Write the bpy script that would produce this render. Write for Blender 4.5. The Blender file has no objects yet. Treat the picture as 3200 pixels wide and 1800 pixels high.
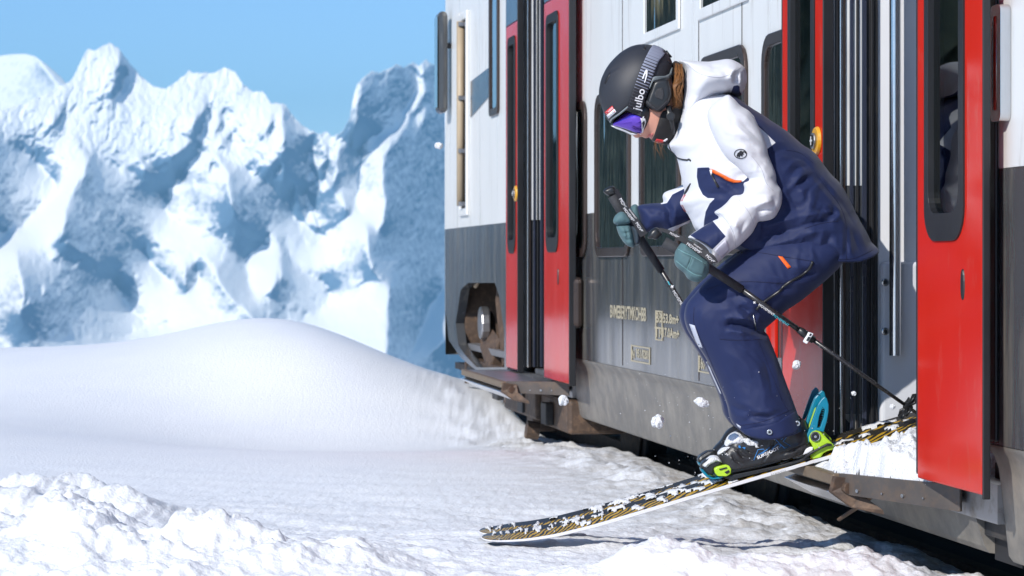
import bpy, bmesh, math, random
import numpy as np
from mathutils import Vector, Matrix, geometry

# ------------------------------------------------------------------ camera, sky, sun, exposure
SC = bpy.context.scene
COL = SC.collection
F, YC, H = 8000.0, 826.0, 0.95           # focal length (px of the 3200 px photo), horizon row, eye height (m)
cam_d = bpy.data.cameras.new('camera')
cam_d.sensor_fit = 'HORIZONTAL'; cam_d.sensor_width = 36.0; cam_d.lens = 36.0*F/3200.0
cam_d.shift_y = -(900.0-YC)/3200.0
cam_d.clip_start = 0.1; cam_d.clip_end = 30000
cam_d.dof.use_dof = True; cam_d.dof.focus_distance = 7.9; cam_d.dof.aperture_fstop = 9.0
cam = bpy.data.objects.new('camera', cam_d); COL.objects.link(cam)
cam.location = (0, 0, H); cam.rotation_euler = (math.radians(90), 0, 0)
SC.camera = cam

TO_SUN = Vector((-0.50, -0.68, 0.53)).normalized()
SUN_EL = math.asin(TO_SUN.z); SUN_AZ = math.atan2(TO_SUN.x, TO_SUN.y)
world = bpy.data.worlds.new('World'); SC.world = world; world.use_nodes = True
wn = world.node_tree.nodes; wl = world.node_tree.links
sky = wn.new('ShaderNodeTexSky'); sky.sky_type = 'NISHITA'; sky.sun_disc = False
sky.sun_elevation = SUN_EL; sky.sun_rotation = SUN_AZ
sky.altitude = 2600; sky.air_density = 1.0; sky.dust_density = 0.0; sky.ozone_density = 6.0
wl.new(sky.outputs[0], wn['Background'].inputs[0]); wn['Background'].inputs[1].default_value = 0.14
sun_d = bpy.data.lights.new('sun', 'SUN'); sun_d.energy = 4.0; sun_d.angle = math.radians(0.53); sun_d.color = (1.0, 0.955, 0.89)
sun = bpy.data.objects.new('sun', sun_d); COL.objects.link(sun)
sun.rotation_euler = TO_SUN.to_track_quat('Z', 'Y').to_euler()
SC.view_settings.view_transform = 'Standard'; SC.view_settings.look = 'None'
SC.view_settings.exposure = 0.36; SC.view_settings.gamma = 1.0; SC.view_settings.use_curve_mapping = False
SC.render.engine = 'CYCLES'
SC.cycles.use_denoising = True; SC.cycles.max_bounces = 8; SC.cycles.diffuse_bounces = 6
SC.cycles.caustics_reflective = False; SC.cycles.caustics_refractive = False
random.seed(7); RNG = np.random.RandomState(11)

# ------------------------------------------------------------------ small helpers
def P(px, py, Y):                        # photo pixel at a chosen distance -> point
    return Vector(((px-1600)/F*Y, Y, H+(YC-py)/F*Y))
def tag(o, label=None, cat=None, group=None, kind=None):
    if label: o['label'] = label
    if cat: o['category'] = cat
    if group: o['group'] = group
    if kind: o['kind'] = kind
    return o
def empty(name, loc=(0, 0, 0), parent=None):
    o = bpy.data.objects.new(name, None); COL.objects.link(o); o.location = loc; o.empty_display_size = .1
    if parent: o.parent = parent
    return o
def link_mesh(name, me, mat=None, parent=None, smooth=False):
    o = bpy.data.objects.new(name, me); COL.objects.link(o)
    if mat is not None:
        for m in (mat if isinstance(mat, (list, tuple)) else [mat]): me.materials.append(m)
    if smooth: me.polygons.foreach_set('use_smooth', [True]*len(me.polygons))
    if parent: o.parent = parent
    return o
def np_mesh(name, V, Fc, mat=None, parent=None, smooth=True):
    me = bpy.data.meshes.new(name)
    V = np.asarray(V, np.float32); Fc = np.asarray(Fc, np.int32); n, k = Fc.shape
    me.vertices.add(len(V)); me.vertices.foreach_set('co', V.ravel())
    me.loops.add(n*k); me.loops.foreach_set('vertex_index', Fc.ravel())
    me.polygons.add(n); me.polygons.foreach_set('loop_start', np.arange(0, n*k, k, dtype=np.int32))
    me.polygons.foreach_set('loop_total', np.full(n, k, np.int32))
    me.update(calc_edges=True); me.validate()
    return link_mesh(name, me, mat, parent, smooth)
def add_attr(o, name, arr):
    a = o.data.attributes.new(name, 'FLOAT', 'POINT'); a.data.foreach_set('value', np.asarray(arr, np.float32))

class MB:                                # collects simple shapes, builds ONE mesh object
    def __init__(s): s.v = []; s.f = []
    def add(s, vs, fs):
        b = len(s.v); s.v += [tuple(v) for v in vs]; s.f += [tuple(b+i for i in f) for f in fs]; return s
    def box(s, x0, x1, y0, y1, z0, z1):
        return s.add([(x, y, z) for x in (x0, x1) for y in (y0, y1) for z in (z0, z1)],
                     [(0, 1, 3, 2), (4, 6, 7, 5), (0, 4, 5, 1), (2, 3, 7, 6), (0, 2, 6, 4), (1, 5, 7, 3)])
    def prism(s, pts, d):                # planar 3D polygon swept by vector d
        n = len(pts); d = Vector(d); pts = [Vector(p) for p in pts]
        tri = geometry.tessellate_polygon([pts])
        s.add(pts+[p+d for p in pts], [tuple(t) for t in tri]+[tuple(n+i for i in reversed(t)) for t in tri] +
              [(i, (i+1) % n, n+(i+1) % n, n+i) for i in range(n)])
        return s
    def tube(s, path, r, n=10, cap=True, flat=None):
        path = [Vector(p) for p in path]; m = len(path)
        rs = r if isinstance(r, (list, tuple)) else [r]*m
        vs = []; ref = None
        for i, p in enumerate(path):
            t = (path[min(i+1, m-1)]-path[max(i-1, 0)]).normalized()
            if ref is None:
                ref = Vector((0, 0, 1)) if abs(t.z) < .9 else Vector((1, 0, 0))
                if flat is not None: ref = Vector(flat)
            u = (ref-t*ref.dot(t)).normalized(); w = t.cross(u); ref = u
            for k in range(n):
                a = 2*math.pi*k/n; rr = rs[i]
                ru, rw = (rr if not isinstance(rr, tuple) else rr[0]), (rr if not isinstance(rr, tuple) else rr[1])
                vs.append(p+u*math.cos(a)*ru+w*math.sin(a)*rw)
        fs = [(i*n+k, i*n+(k+1) % n, (i+1)*n+(k+1) % n, (i+1)*n+k) for i in range(m-1) for k in range(n)]
        if cap: fs += [tuple(reversed(range(n))), tuple((m-1)*n+k for k in range(n))]
        return s.add(vs, fs)
    def xform(s, M): s.v = [tuple(M @ Vector(v)) for v in s.v]; return s
    def build(s, name, mat=None, parent=None, smooth=False, bevel=0, seg=2, autosmooth=False):
        me = bpy.data.meshes.new(name); me.from_pydata(s.v, [], s.f); me.update()
        bm = bmesh.new(); bm.from_mesh(me); bmesh.ops.recalc_face_normals(bm, faces=bm.faces); bm.to_mesh(me); bm.free()
        o = link_mesh(name, me, mat, parent, smooth)
        if bevel:
            m = o.modifiers.new('bevel', 'BEVEL'); m.width = bevel; m.segments = seg; m.limit_method = 'ANGLE'
            m.angle_limit = math.radians(35); m.harden_normals = False
        if autosmooth:
            me.polygons.foreach_set('use_smooth', [True]*len(me.polygons))
            me.set_sharp_from_angle(angle=math.radians(40))
        return o

def holed_panel(outer, holes, y0, y1):   # wall in the local (x, z) plane between depths y0 (outer) and y1, with openings
    m = MB(); loops = [outer]+holes
    flat = [Vector((x, 0, z)) for L in loops for (x, z) in L]
    tri = geometry.tessellate_polygon([[Vector((x, z, 0)) for (x, z) in L] for L in loops])
    n = len(flat)
    m.add([(p.x, y0, p.z) for p in flat]+[(p.x, y1, p.z) for p in flat], [tuple(t) for t in tri]+[tuple(n+i for i in reversed(t)) for t in tri])
    b = 0
    for L in loops:
        k = len(L)
        m.f += [(b+i, b+(i+1) % k, n+b+(i+1) % k, n+b+i) for i in range(k)]; b += k
    return m
def rrect(x0, x1, z0, z1, r, n=5):       # rounded rectangle loop; r may be (bl, br, tr, tl)
    r = r if isinstance(r, tuple) else (r,)*4
    out = []
    for (cx, cz, a0, rr) in ((x0+r[0], z0+r[0], 180, r[0]), (x1-r[1], z0+r[1], 270, r[1]), (x1-r[2], z1-r[2], 0, r[2]), (x0+r[3], z1-r[3], 90, r[3])):
        for i in range(n+1):
            a = math.radians(a0+90*i/n); out.append((cx+rr*math.cos(a), cz+rr*math.sin(a)))
    return out
def ring(outer, inner, y0, y1): return holed_panel(outer, [inner], y0, y1)

# noise ------------------------------------------------------------------
def _hash(*c, seed=0):
    h = np.full(np.broadcast(*c).shape, seed*374761393+668265263 & 0xffffffff, np.uint64)
    for i, a in enumerate(c):
        h = (h ^ (a.astype(np.int64).astype(np.uint64)*np.uint64((2654435761, 2246822519, 3266489917)[i]))) & np.uint64(0xffffffff)
        h = (h*np.uint64(2246822519)) & np.uint64(0xffffffff); h ^= h >> np.uint64(15)
    h = (h*np.uint64(3266489917)) & np.uint64(0xffffffff); h ^= h >> np.uint64(13)
    h = (h*np.uint64(668265263)) & np.uint64(0xffffffff); h ^= h >> np.uint64(16)
    return h.astype(np.float64)/4294967295.0
def perlin2(x, y, seed=0):
    x0 = np.floor(x); y0 = np.floor(y); fx = x-x0; fy = y-y0
    u = fx*fx*fx*(fx*(fx*6-15)+10); v = fy*fy*fy*(fy*(fy*6-15)+10)
    def g(i, j):
        a = _hash(x0+i, y0+j, seed=seed)*2*np.pi
        return np.cos(a)*(fx-i)+np.sin(a)*(fy-j)
    return ((g(0, 0)*(1-u)+g(1, 0)*u)*(1-v)+(g(0, 1)*(1-u)+g(1, 1)*u)*v)*1.5
def fbm2(x, y, oct=5, seed=0, gain=.5, lac=2.03):
    a = 1.; s = 0.
    for o in range(oct):
        s = s+a*perlin2(x, y, seed+o*17); x = x*lac+3.1; y = y*lac-1.7; a *= gain
    return s
def ridged2(x, y, oct=5, seed=0, gain=.5):
    a = 1.; s = 0.
    for o in range(oct):
        n = 1-np.abs(perlin2(x, y, seed+o*17)); s = s+a*n*n; x = x*2.07+5.3; y = y*2.07+1.9; a *= gain
    return s
def worley2(x, y, seed=0):
    x0 = np.floor(x); y0 = np.floor(y); d = np.full(np.shape(x), 9.)
    for i in (-1, 0, 1):
        for j in (-1, 0, 1):
            cx = x0+i+_hash(x0+i, y0+j, seed=seed); cy = y0+j+_hash(x0+i, y0+j, seed=seed+5)
            d = np.minimum(d, (cx-x)**2+(cy-y)**2)
    return np.sqrt(d)
def sstep(a, b, x):
    t = np.clip((x-a)/(b-a), 0, 1); return t*t*(3-2*t)

# ------------------------------------------------------------------ materials
def mat_new(name):
    m = bpy.data.materials.new(name); m.use_nodes = True
    return m, m.node_tree.nodes, m.node_tree.links, m.node_tree.nodes['Principled BSDF']
def N(nodes, typ, **kw):
    n = nodes.new(typ)
    for k, v in kw.items(): setattr(n, k, v)
    return n
def mat(name, col, rough=.5, metal=0., var=.12, scale=6., bump=0., bscale=80., coat=0., spec=.5, stretch=None, sheen=0., dirt=None, dirt_amt=0., rvar=.1):
    m, nn, ll, b = mat_new(name)
    tc = N(nn, 'ShaderNodeTexCoord'); mp = N(nn, 'ShaderNodeMapping'); ll.new(tc.outputs['Object'], mp.inputs[0])
    if stretch: mp.inputs['Scale'].default_value = stretch
    nz = N(nn, 'ShaderNodeTexNoise'); nz.inputs['Scale'].default_value = scale; nz.inputs['Detail'].default_value = 6
    ll.new(mp.outputs[0], nz.inputs['Vector'])
    mx = N(nn, 'ShaderNodeMix', data_type='RGBA')
    c = Vector(col)
    mx.inputs['A'].default_value = (*(c*(1-var)), 1); mx.inputs['B'].default_value = (*[min(1, x) for x in c*(1+var)], 1)
    ll.new(nz.outputs['Fac'], mx.inputs['Factor']); out = mx.outputs['Result']
    if dirt is not None:
        n2 = N(nn, 'ShaderNodeTexNoise'); n2.inputs['Scale'].default_value = scale*1.7; n2.inputs['Detail'].default_value = 9; n2.inputs['Roughness'].default_value = .65
        ll.new(mp.outputs[0], n2.inputs['Vector'])
        rp = N(nn, 'ShaderNodeMapRange'); rp.inputs['From Min'].default_value = .62-dirt_amt*.35; rp.inputs['From Max'].default_value = .78-dirt_amt*.2
        ll.new(n2.outputs['Fac'], rp.inputs['Value'])
        m2 = N(nn, 'ShaderNodeMix', data_type='RGBA'); m2.inputs['B'].default_value = (*dirt, 1)
        ll.new(rp.outputs[0], m2.inputs['Factor']); ll.new(out, m2.inputs['A']); out = m2.outputs['Result']
    ll.new(out, b.inputs['Base Color'])
    rr = N(nn, 'ShaderNodeMapRange'); rr.inputs['To Min'].default_value = max(.02, rough-rvar); rr.inputs['To Max'].default_value = min(1, rough+rvar)
    ll.new(nz.outputs['Fac'], rr.inputs['Value']); ll.new(rr.outputs[0], b.inputs['Roughness'])
    b.inputs['Metallic'].default_value = metal; b.inputs['Specular IOR Level'].default_value = spec
    b.inputs['Coat Weight'].default_value = coat; b.inputs['Coat Roughness'].default_value = .08
    b.inputs['Sheen Weight'].default_value = sheen; b.inputs['Sheen Roughness'].default_value = .4
    if bump:
        n3 = N(nn, 'ShaderNodeTexNoise'); n3.inputs['Scale'].default_value = bscale; n3.inputs['Detail'].default_value = 4
        ll.new(mp.outputs[0], n3.inputs['Vector'])
        bp = N(nn, 'ShaderNodeBump'); bp.inputs['Strength'].default_value = bump; bp.inputs['Distance'].default_value = .004
        ll.new(n3.outputs['Fac'], bp.inputs['Height']); ll.new(bp.outputs[0], b.inputs['Normal'])
    return m
def snow_mat(name, dirt=False, grain=140., bump=.5):
    m, nn, ll, b = mat_new(name)
    tc = N(nn, 'ShaderNodeTexCoord')
    n1 = N(nn, 'ShaderNodeTexNoise'); n1.inputs['Scale'].default_value = 2.5; n1.inputs['Detail'].default_value = 7; ll.new(tc.outputs['Object'], n1.inputs['Vector'])
    mx = N(nn, 'ShaderNodeMix', data_type='RGBA'); mx.inputs['A'].default_value = (.79, .81, .85, 1); mx.inputs['B'].default_value = (.87, .88, .895, 1)
    ll.new(n1.outputs['Fac'], mx.inputs['Factor']); out = mx.outputs['Result']
    if dirt:                             # grit blown off the track, strongest beside the rails
        at = N(nn, 'ShaderNodeAttribute'); at.attribute_name = 'grit'
        n2 = N(nn, 'ShaderNodeTexNoise'); n2.inputs['Scale'].default_value = 9; n2.inputs['Detail'].default_value = 9; n2.inputs['Roughness'].default_value = .7
        ll.new(tc.outputs['Object'], n2.inputs['Vector'])
        mm = N(nn, 'ShaderNodeMath', operation='MULTIPLY'); ll.new(at.outputs['Fac'], mm.inputs[0])
        r2 = N(nn, 'ShaderNodeMapRange'); r2.inputs['From Min'].default_value = .38; r2.inputs['From Max'].default_value = .72; ll.new(n2.outputs['Fac'], r2.inputs['Value'])
        ll.new(r2.outputs[0], mm.inputs[1])
        m2 = N(nn, 'ShaderNodeMix', data_type='RGBA'); m2.inputs['B'].default_value = (.30, .26, .21, 1)
        ll.new(mm.outputs[0], m2.inputs['Factor']); ll.new(out, m2.inputs['A']); out = m2.outputs['Result']
    ll.new(out, b.inputs['Base Color'])
    b.inputs['Roughness'].default_value = .55; b.inputs['Specular IOR Level'].default_value = .3
    n3 = N(nn, 'ShaderNodeTexNoise'); n3.inputs['Scale'].default_value = grain; n3.inputs['Detail'].default_value = 5; ll.new(tc.outputs['Object'], n3.inputs['Vector'])
    bp = N(nn, 'ShaderNodeBump'); bp.inputs['Strength'].default_value = bump; bp.inputs['Distance'].default_value = .012
    ll.new(n3.outputs['Fac'], bp.inputs['Height']); ll.new(bp.outputs[0], b.inputs['Normal'])
    return m

# ------------------------------------------------------------------ snowy ground
TA = math.atan(1213.0/F); TO = Vector((2.32-8*math.tan(TA), 8.0)); ES = Vector((-math.sin(TA), math.cos(TA))); EN = Vector((-math.cos(TA), -math.sin(TA)))
def tr_so(x, y):                         # world -> along the train, out from its side
    return (x-TO.x)*ES.x+(y-TO.y)*ES.y, (x-TO.x)*EN.x+(y-TO.y)*EN.y
def gauss(x, y, cx, cy, sx, sy, rot=0):
    dx = x-cx; dy = y-cy; c, s = math.cos(rot), math.sin(rot)
    return np.exp(-(((dx*c+dy*s)/sx)**2+((-dx*s+dy*c)/sy)**2))
def ground_base(x, y):
    z = np.zeros_like(x)
    far = np.maximum(y-19.5, 0); z = z-np.minimum(far**1.5*.030, far*.085+.0)       # falls off to the valley
    z = np.maximum(z, -75)
    z = z+.27*gauss(x, y, -3.1, 18.6, 1.7, 2.6, .15)+.40*gauss(x, y, -1.75, 19.6, .95, 2.3, .2)
    z = z+.42*gauss(x, y, -6.2, 22.5, 2.6, 4.0)+.10*gauss(x, y, -3.6, 14.0, 1.9, 2.6)
    z = z-.07*gauss(x, y, -1.5, 15.6, 1.3, 1.6)+.10*gauss(x, y, -1.3, 17.8, 1.2, 1.0, .3)
    z = z+.088*gauss(x, y, -.02, 8.05, 1.0, .75)
    z = z-.15*gauss(x, y, -1.2, 15.6, 2.3, 1.9, .15)
    return z
def ground_h(x, y):
    z = ground_base(x, y)
    s, o = tr_so(x, y)
    near = 1-sstep(8.8, 12.5, y)*.93; near = near*sstep(3.5, 6.5, y)
    # foreground heap of clods, bottom left
    heap = np.clip(gauss(x, y, -1.62, 7.75, .62, .55)+.75*gauss(x, y, -1.1, 7.35, .55, .42)+.45*gauss(x, y, -.6, 7.3, .45, .35)+.8*gauss(x, y, -1.75, 9.3, .5, .55)+.6*gauss(x, y, -1.45, 8.9, .35, .4), 0, 1.2)
    heap2 = np.clip(gauss(x, y, .42, 7.25, .30, .22)+.9*gauss(x, y, .95, 7.2, .42, .25), 0, 1)
    wx = x+.05*perlin2(x*7, y*7, 3); wy = y+.05*perlin2(x*7, y*7, 9)
    dome = lambda k, sd, r: np.clip(1-(worley2(wx*k, wy*k, sd)/r)**2, 0, 1)
    clod = dome(3.9, 2, .72)*.115*(.35+.65*sstep(-.2, .3, perlin2(x*3, y*3, 12)))+dome(10.5, 4, .7)*.040*sstep(-.3, .3, perlin2(x*5, y*5, 14))+dome(24, 6, .7)*.016*sstep(-.2, .3, perlin2(x*9, y*9, 15))+dome(52, 7, .65)*.007+.013*fbm2(x*26, y*26, 3, 16, .65)
    z = z+heap*(.125+clod*.62)+heap2*(.085+clod*.4)
    # trampled, wind-scoured snow between: streaks along the fall line plus crumbs
    st = fbm2(x*1.1-y*.5+.3*fbm2(x*2, y*2, 2, 19), y*3.6+x*1.5, 5, 21, .6)
    z = z+near*(.013*st*(1-.5*np.clip(heap, 0, 1))+.006*fbm2(x*6, y*8, 4, 31, .6)*sstep(.1, .9, .5+fbm2(x*1.1, y*1.4, 3, 44)))
    z = z+near*.0035*fbm2(x*22, y*22, 3, 51, .6)+near*.008*np.clip(fbm2(x*9, y*11, 3, 71)-.25, 0, 1)
    # ploughed berm beside the track and a bed dug out for the dark gap under the train
    berm = gauss(x, y, 0, 0, 1e9, 1e9)*np.exp(-((o-.02)/.28)**2)*(1-sstep(16, 20, y))
    z = z+berm*(.01+.035*np.clip(fbm2(x*4.5, y*4.5, 4, 61), -.4, 1))
    z = z-sstep(-.22, -.62, o)*(1-sstep(18.5, 21, s+8))*.32
    return z
def axis(lo, hi, fine, ratio, far_lo, far_hi):
    a = list(np.arange(lo, hi, fine)); st = fine; v = hi
    while v < far_hi: a.append(v); st *= ratio; v += st
    a.append(far_hi); b = []; st = fine; v = lo
    while v > far_lo: st *= ratio; v -= st; b.append(max(v, far_lo))
    return np.array(sorted(set(b))+a)
def grid_faces(ny, nx):
    i = np.arange(ny-1)[:, None]*nx+np.arange(nx-1)[None, :]
    return np.stack([i, i+1, i+nx+1, i+nx], -1).reshape(-1, 4)
M_SNOW = snow_mat('snow_ground', dirt=True, grain=75, bump=.42)
gx = axis(-1.95, 1.95, .0068, 1.035, -4000, 4000)
yy = [6.9]; d = .0075
while yy[-1] < 460: yy.append(yy[-1]+d); d *= 1.0105 if yy[-1] < 14 else 1.03
lo = [];  v = 6.9; d = .012
while v > -4000: d *= 1.12; v -= d; lo.append(v)
gy = np.array(lo[::-1]+yy)
GX, GY = np.meshgrid(gx, gy)
GZ = ground_h(GX, GY)
ground = np_mesh('snow_ground', np.stack([GX, GY, GZ], -1).reshape(-1, 3), grid_faces(len(gy), len(gx)), M_SNOW)
gs, go = tr_so(GX, GY)
add_attr(ground, 'grit', (np.clip(1-np.abs(go+.12)/.75, 0, 1)**1.1*1.0*(1-sstep(11.5, 15.5, GY))+.24*np.clip(1-np.abs(go-.45)/.9, 0, 1)*(1-sstep(11, 16, GY))*(GY < 18)).ravel())
tag(ground, kind='structure')

# ------------------------------------------------------------------ valley floor and snow mountains across it
def poly_sd(px, py, poly):               # signed distance to a polygon, negative inside
    poly = np.asarray(poly, float); n = len(poly); d = np.full(np.shape(px), 1e18); ins = np.zeros(np.shape(px), bool)
    for i in range(n):
        ax, ay = poly[i]; bx, by = poly[(i+1) % n]; ex, ey = bx-ax, by-ay; wx, wy = px-ax, py-ay
        t = np.clip((wx*ex+wy*ey)/(ex*ex+ey*ey+1e-12), 0, 1)
        d = np.minimum(d, (wx-ex*t)**2+(wy-ey*t)**2)
        if ay != by:
            c = (ay > py) != (by > py); ins ^= c & (px < ex*(py-ay)/(by-ay)+ax)
    d = np.sqrt(d); return np.where(ins, -d, d)
def poisson(gx, gy, step):               # surface whose slopes come closest to (gx, gy)
    ny, nx = gx.shape
    div = np.zeros((ny, nx)); div[:, 1:] += gx[:, 1:]/2; div[:, :-1] += gx[:, 1:]/2; div[:, 1:] -= 0
    dx = np.zeros((ny, nx)); fx = (gx[:, 1:]+gx[:, :-1])/2; dx[:, :-1] += fx; dx[:, 1:] -= fx
    dy = np.zeros((ny, nx)); fy = (gy[1:]+gy[:-1])/2; dy[:-1] += fy; dy[1:] -= fy
    r = (dx+dy)*step
    R = np.concatenate([np.concatenate([r, r[:, ::-1]], 1), np.concatenate([r[::-1], r[::-1, ::-1]], 1)], 0)
    kx = 2*np.cos(np.pi*np.fft.fftfreq(2*nx)*2)-2; ky = 2*np.cos(np.pi*np.fft.fftfreq(2*ny)*2)-2
    den = kx[None, :]+ky[:, None]; den[0, 0] = 1
    f = np.fft.fft2(R)/den; f[0, 0] = 0
    return np.real(np.fft.ifft2(f))[:ny, :nx]
K = .759
SHADE = [
 [(0, 595), (60, 610), (130, 640), (180, 710), (230, 730), (225, 780), (160, 860), (100, 920), (0, 980), (-400, 1100), (-400, 700)],
 [(318, 560), (330, 600), (375, 640), (420, 660), (500, 700), (560, 720), (600, 735), (580, 655), (640, 690), (740, 705), (730, 760), (650, 790), (690, 870), (700, 910), (860, 940), (980, 955), (1060, 990), (1085, 1010), (1030, 1050), (1010, 1080), (900, 1075), (800, 1050), (700, 1030), (580, 1015), (620, 1080), (700, 1160), (640, 1170), (450, 1105), (400, 1095), (370, 1050), (240, 1000), (265, 900), (290, 800), (350, 720), (372, 650), (322, 610)],
 [(870, 610), (900, 640), (1000, 690), (1090, 740), (1165, 800), (1210, 880), (1260, 940), (1350, 970), (1300, 1000), (1200, 1000), (1100, 975), (1000, 950), (970, 900), (945, 800), (940, 720)],
 [(1165, 440), (1220, 500), (1290, 530), (1330, 530), (1370, 570), (1450, 590), (1500, 575), (1480, 640), (1470, 720), (1470, 830), (1480, 870), (1440, 880), (1360, 950), (1300, 950), (1240, 880), (1170, 800), (1165, 600)],
 [(1480, 335), (1540, 298), (1600, 300), (1640, 275), (1700, 285), (1725, 330), (1720, 370), (1680, 440), (1635, 530), (1560, 555), (1455, 590), (1470, 480)],
 [(1748, 275), (1830, 260), (2600, 300), (2600, 1700), (1590, 1700), (1600, 1250), (1610, 1180), (1540, 1120), (1510, 1050), (1505, 930), (1560, 950), (1590, 850), (1570, 650), (1640, 560), (1700, 460), (1740, 380)],
 [(1160, 990), (1180, 1050), (1230, 1110), (1330, 1150), (1370, 1190), (1350, 1260), (1250, 1310), (1130, 1330), (1060, 1330), (1040, 1310), (960, 1240), (900, 1150), (880, 1090), (1000, 1090), (1030, 1140), (1020, 1150), (1050, 1210), (1100, 1220), (1140, 1160)],
 [(75, 1030), (120, 1045), (240, 1055), (330, 1080), (400, 1110), (450, 1130), (500, 1220), (540, 1290), (600, 1320), (700, 1340), (430, 1400), (290, 1380), (140, 1360), (70, 1320), (100, 1200), (80, 1120)],
 [(470, 320), (500, 200), (530, 240), (560, 280), (605, 345), (560, 315), (520, 290), (500, 370), (470, 410), (458, 380)],
 [(250, 440), (270, 470), (240, 530), (215, 535)], [(812, 480), (850, 425), (868, 480), (812, 570), (798, 560)],
 [(700, 640), (790, 590), (832, 622), (790, 660), (720, 690)], [(985, 310), (1040, 365), (1000, 350)], [(890, 500), (915, 440), (920, 520), (890, 560)],
 [(1085, 540), (1130, 470), (1130, 520), (1100, 580)], [(1100, 690), (1150, 650), (1160, 690), (1120, 720)], [(920, 580), (960, 540), (940, 620)],
 [(860, 660), (880, 650), (870, 720), (850, 720)], [(760, 1090), (820, 1100), (810, 1190), (770, 1200)], [(1480, 1165), (1500, 1150), (1500, 1180)],
]
LIT = [
 [(1275, 720), (1275, 610), (1310, 580), (1335, 600), (1340, 650), (1310, 730)], [(1325, 790), (1345, 700), (1360, 605), (1392, 600), (1388, 720), (1350, 800)],
 [(1255, 780), (1300, 755), (1340, 790), (1405, 795), (1432, 880), (1370, 945), (1310, 920), (1280, 860)], [(1180, 830), (1205, 755), (1235, 850), (1225, 880)], [(1255, 940), (1265, 830), (1300, 930), (1285, 950)],
 [(1690, 930), (1710, 925), (1712, 950)], [(1710, 470), (1740, 450), (1745, 500), (1720, 520)], [(1140, 1075), (1155, 1080), (1160, 1150), (1145, 1140)], [(310, 1090), (330, 1040), (335, 1090)], [(165, 1180), (185, 1180), (180, 1215)], [(95, 1260), (115, 1220), (120, 1270)],
 [(1780, 1240), (1830, 1180), (1900, 1300), (1800, 1449), (1700, 1449)],
]
SKYL = [(-900, 1000), (-650, 560), (-400, 400), (-60, 360), (60, 330), (150, 290), (225, 250), (262, 172), (277, 150), (295, 160), (322, 142), (345, 134), (372, 152), (400, 190), (440, 238), (480, 270), (520, 278), (560, 248), (590, 222), (612, 228), (640, 226), (655, 230), (680, 222), (705, 209), (735, 226), (760, 262), (790, 288), (822, 284), (846, 322), (892, 324), (912, 360), (950, 396), (1000, 420), (1020, 408), (1040, 428), (1072, 410), (1092, 370), (1105, 300), (1118, 260), (1140, 238), (1165, 222), (1180, 228), (1200, 222), (1225, 210), (1240, 200), (1262, 212), (1290, 194), (1310, 206), (1330, 186), (1350, 200), (1400, 215), (1500, 250), (1700, 400), (1900, 640), (2100, 1150)]
def relief(px0, px1, py0, py1, step, skyl, shade, lit, ymean, seed, back, name, rough=1.0):
    pxs = np.arange(px0, px1+1, step); pys = np.arange(py0, py1+1, step); A, B = np.meshgrid(pxs, pys)
    wa = A+9*fbm2(A/45, B/45, 4, seed, .6); wb = B+9*fbm2(A/45+9, B/45, 4, seed+3, .6)
    sd = np.full(A.shape, 400.)
    for s in shade: sd = np.minimum(sd, poly_sd(wa, wb, np.array(s)*K))
    for s in lit: sd = np.maximum(sd, -poly_sd(wa, wb, np.array(s)*K))
    # beyond the traced stretch the same kind of ridges go on
    far = sstep(-60, -200, A)+sstep(1450, 1600, A); sd = sd*(1-far)+far*60*fbm2(A/220+B/400, B/300, 3, seed+60)
    sh = .5-.5*np.tanh(sd/5.0); m = Y0 = ymean/F
    soft = sstep(560, 1000, B)
    fX = (1-sh)*(-.95+.25*soft)+sh*3.1; fZ = (1-sh)*(.95+.1*soft)+sh*.5
    fl = (A*.96+B*.28); al = (B*.96-A*.28)
    Yd = poisson(fX*m, -fZ*m, step)
    body = sstep(0, 40, np.abs(sd))
    rl = ridged2(fl/40+.6*fbm2(A/70, B/70, 3, seed+4), al/150, 5, seed+7, .5)-1.0
    fr = ridged2(A/30+.4*fbm2(A/50, B/50, 2, seed+31), B/44, 4, seed+9, .5)-1.0
    upper = 1-sstep(430, 620, B+40*fbm2(A/120, B/120, 3, seed+11))
    lump = np.clip(upper*.9*(1-.55*sh)+sh*.30+.10, 0, 1)*rough
    Yd = Yd+lump*(4.0*rl+1.9*fr)+1.6*fbm2(A/70, B/70, 4, seed+13)
    Yd = Yd-Yd.mean()+ymean
    # columns from the crest down
    sk = np.interp(pxs, [p[0] for p in skyl], [p[1] for p in skyl])+3.0*fbm2(pxs/13, pxs*0, 4, seed+21, .7)*rough
    v = np.linspace(0, 1, len(pys))**1.0
    PY = sk[None, :]+v[:, None]*(py1-sk[None, :])
    iy = np.clip((PY-py0)/step, 0, len(pys)-1.001); i0 = iy.astype(int); fr_ = iy-i0; J = np.arange(len(pxs))[None, :]
    Yc = Yd[i0, J]*(1-fr_)+Yd[i0+1, J]*fr_
    X = (A-1600)/F*Yc; Z = H+(YC-PY)/F*Yc
    rows = [np.stack([X, Yc, Z], -1)]
    for dy, dz in back[::-1]: rows.insert(0, np.stack([X[:1], Yc[:1]+dy, Z[:1]-dz], -1)) if False else None
    bk = [np.stack([X[:1]*(1+dy/ymean), Yc[:1]+dy, Z[:1]-dz], -1) for dy, dz in back]
    V = np.concatenate(bk[::-1]+rows, 0)
    o = np_mesh(name, V.reshape(-1, 3), grid_faces(V.shape[0], V.shape[1])[:, ::-1], m_m)
    return o
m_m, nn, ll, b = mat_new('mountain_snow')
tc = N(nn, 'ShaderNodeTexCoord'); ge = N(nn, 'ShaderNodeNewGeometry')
sx = N(nn, 'ShaderNodeSeparateXYZ'); ll.new(ge.outputs['Normal'], sx.inputs[0])
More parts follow.
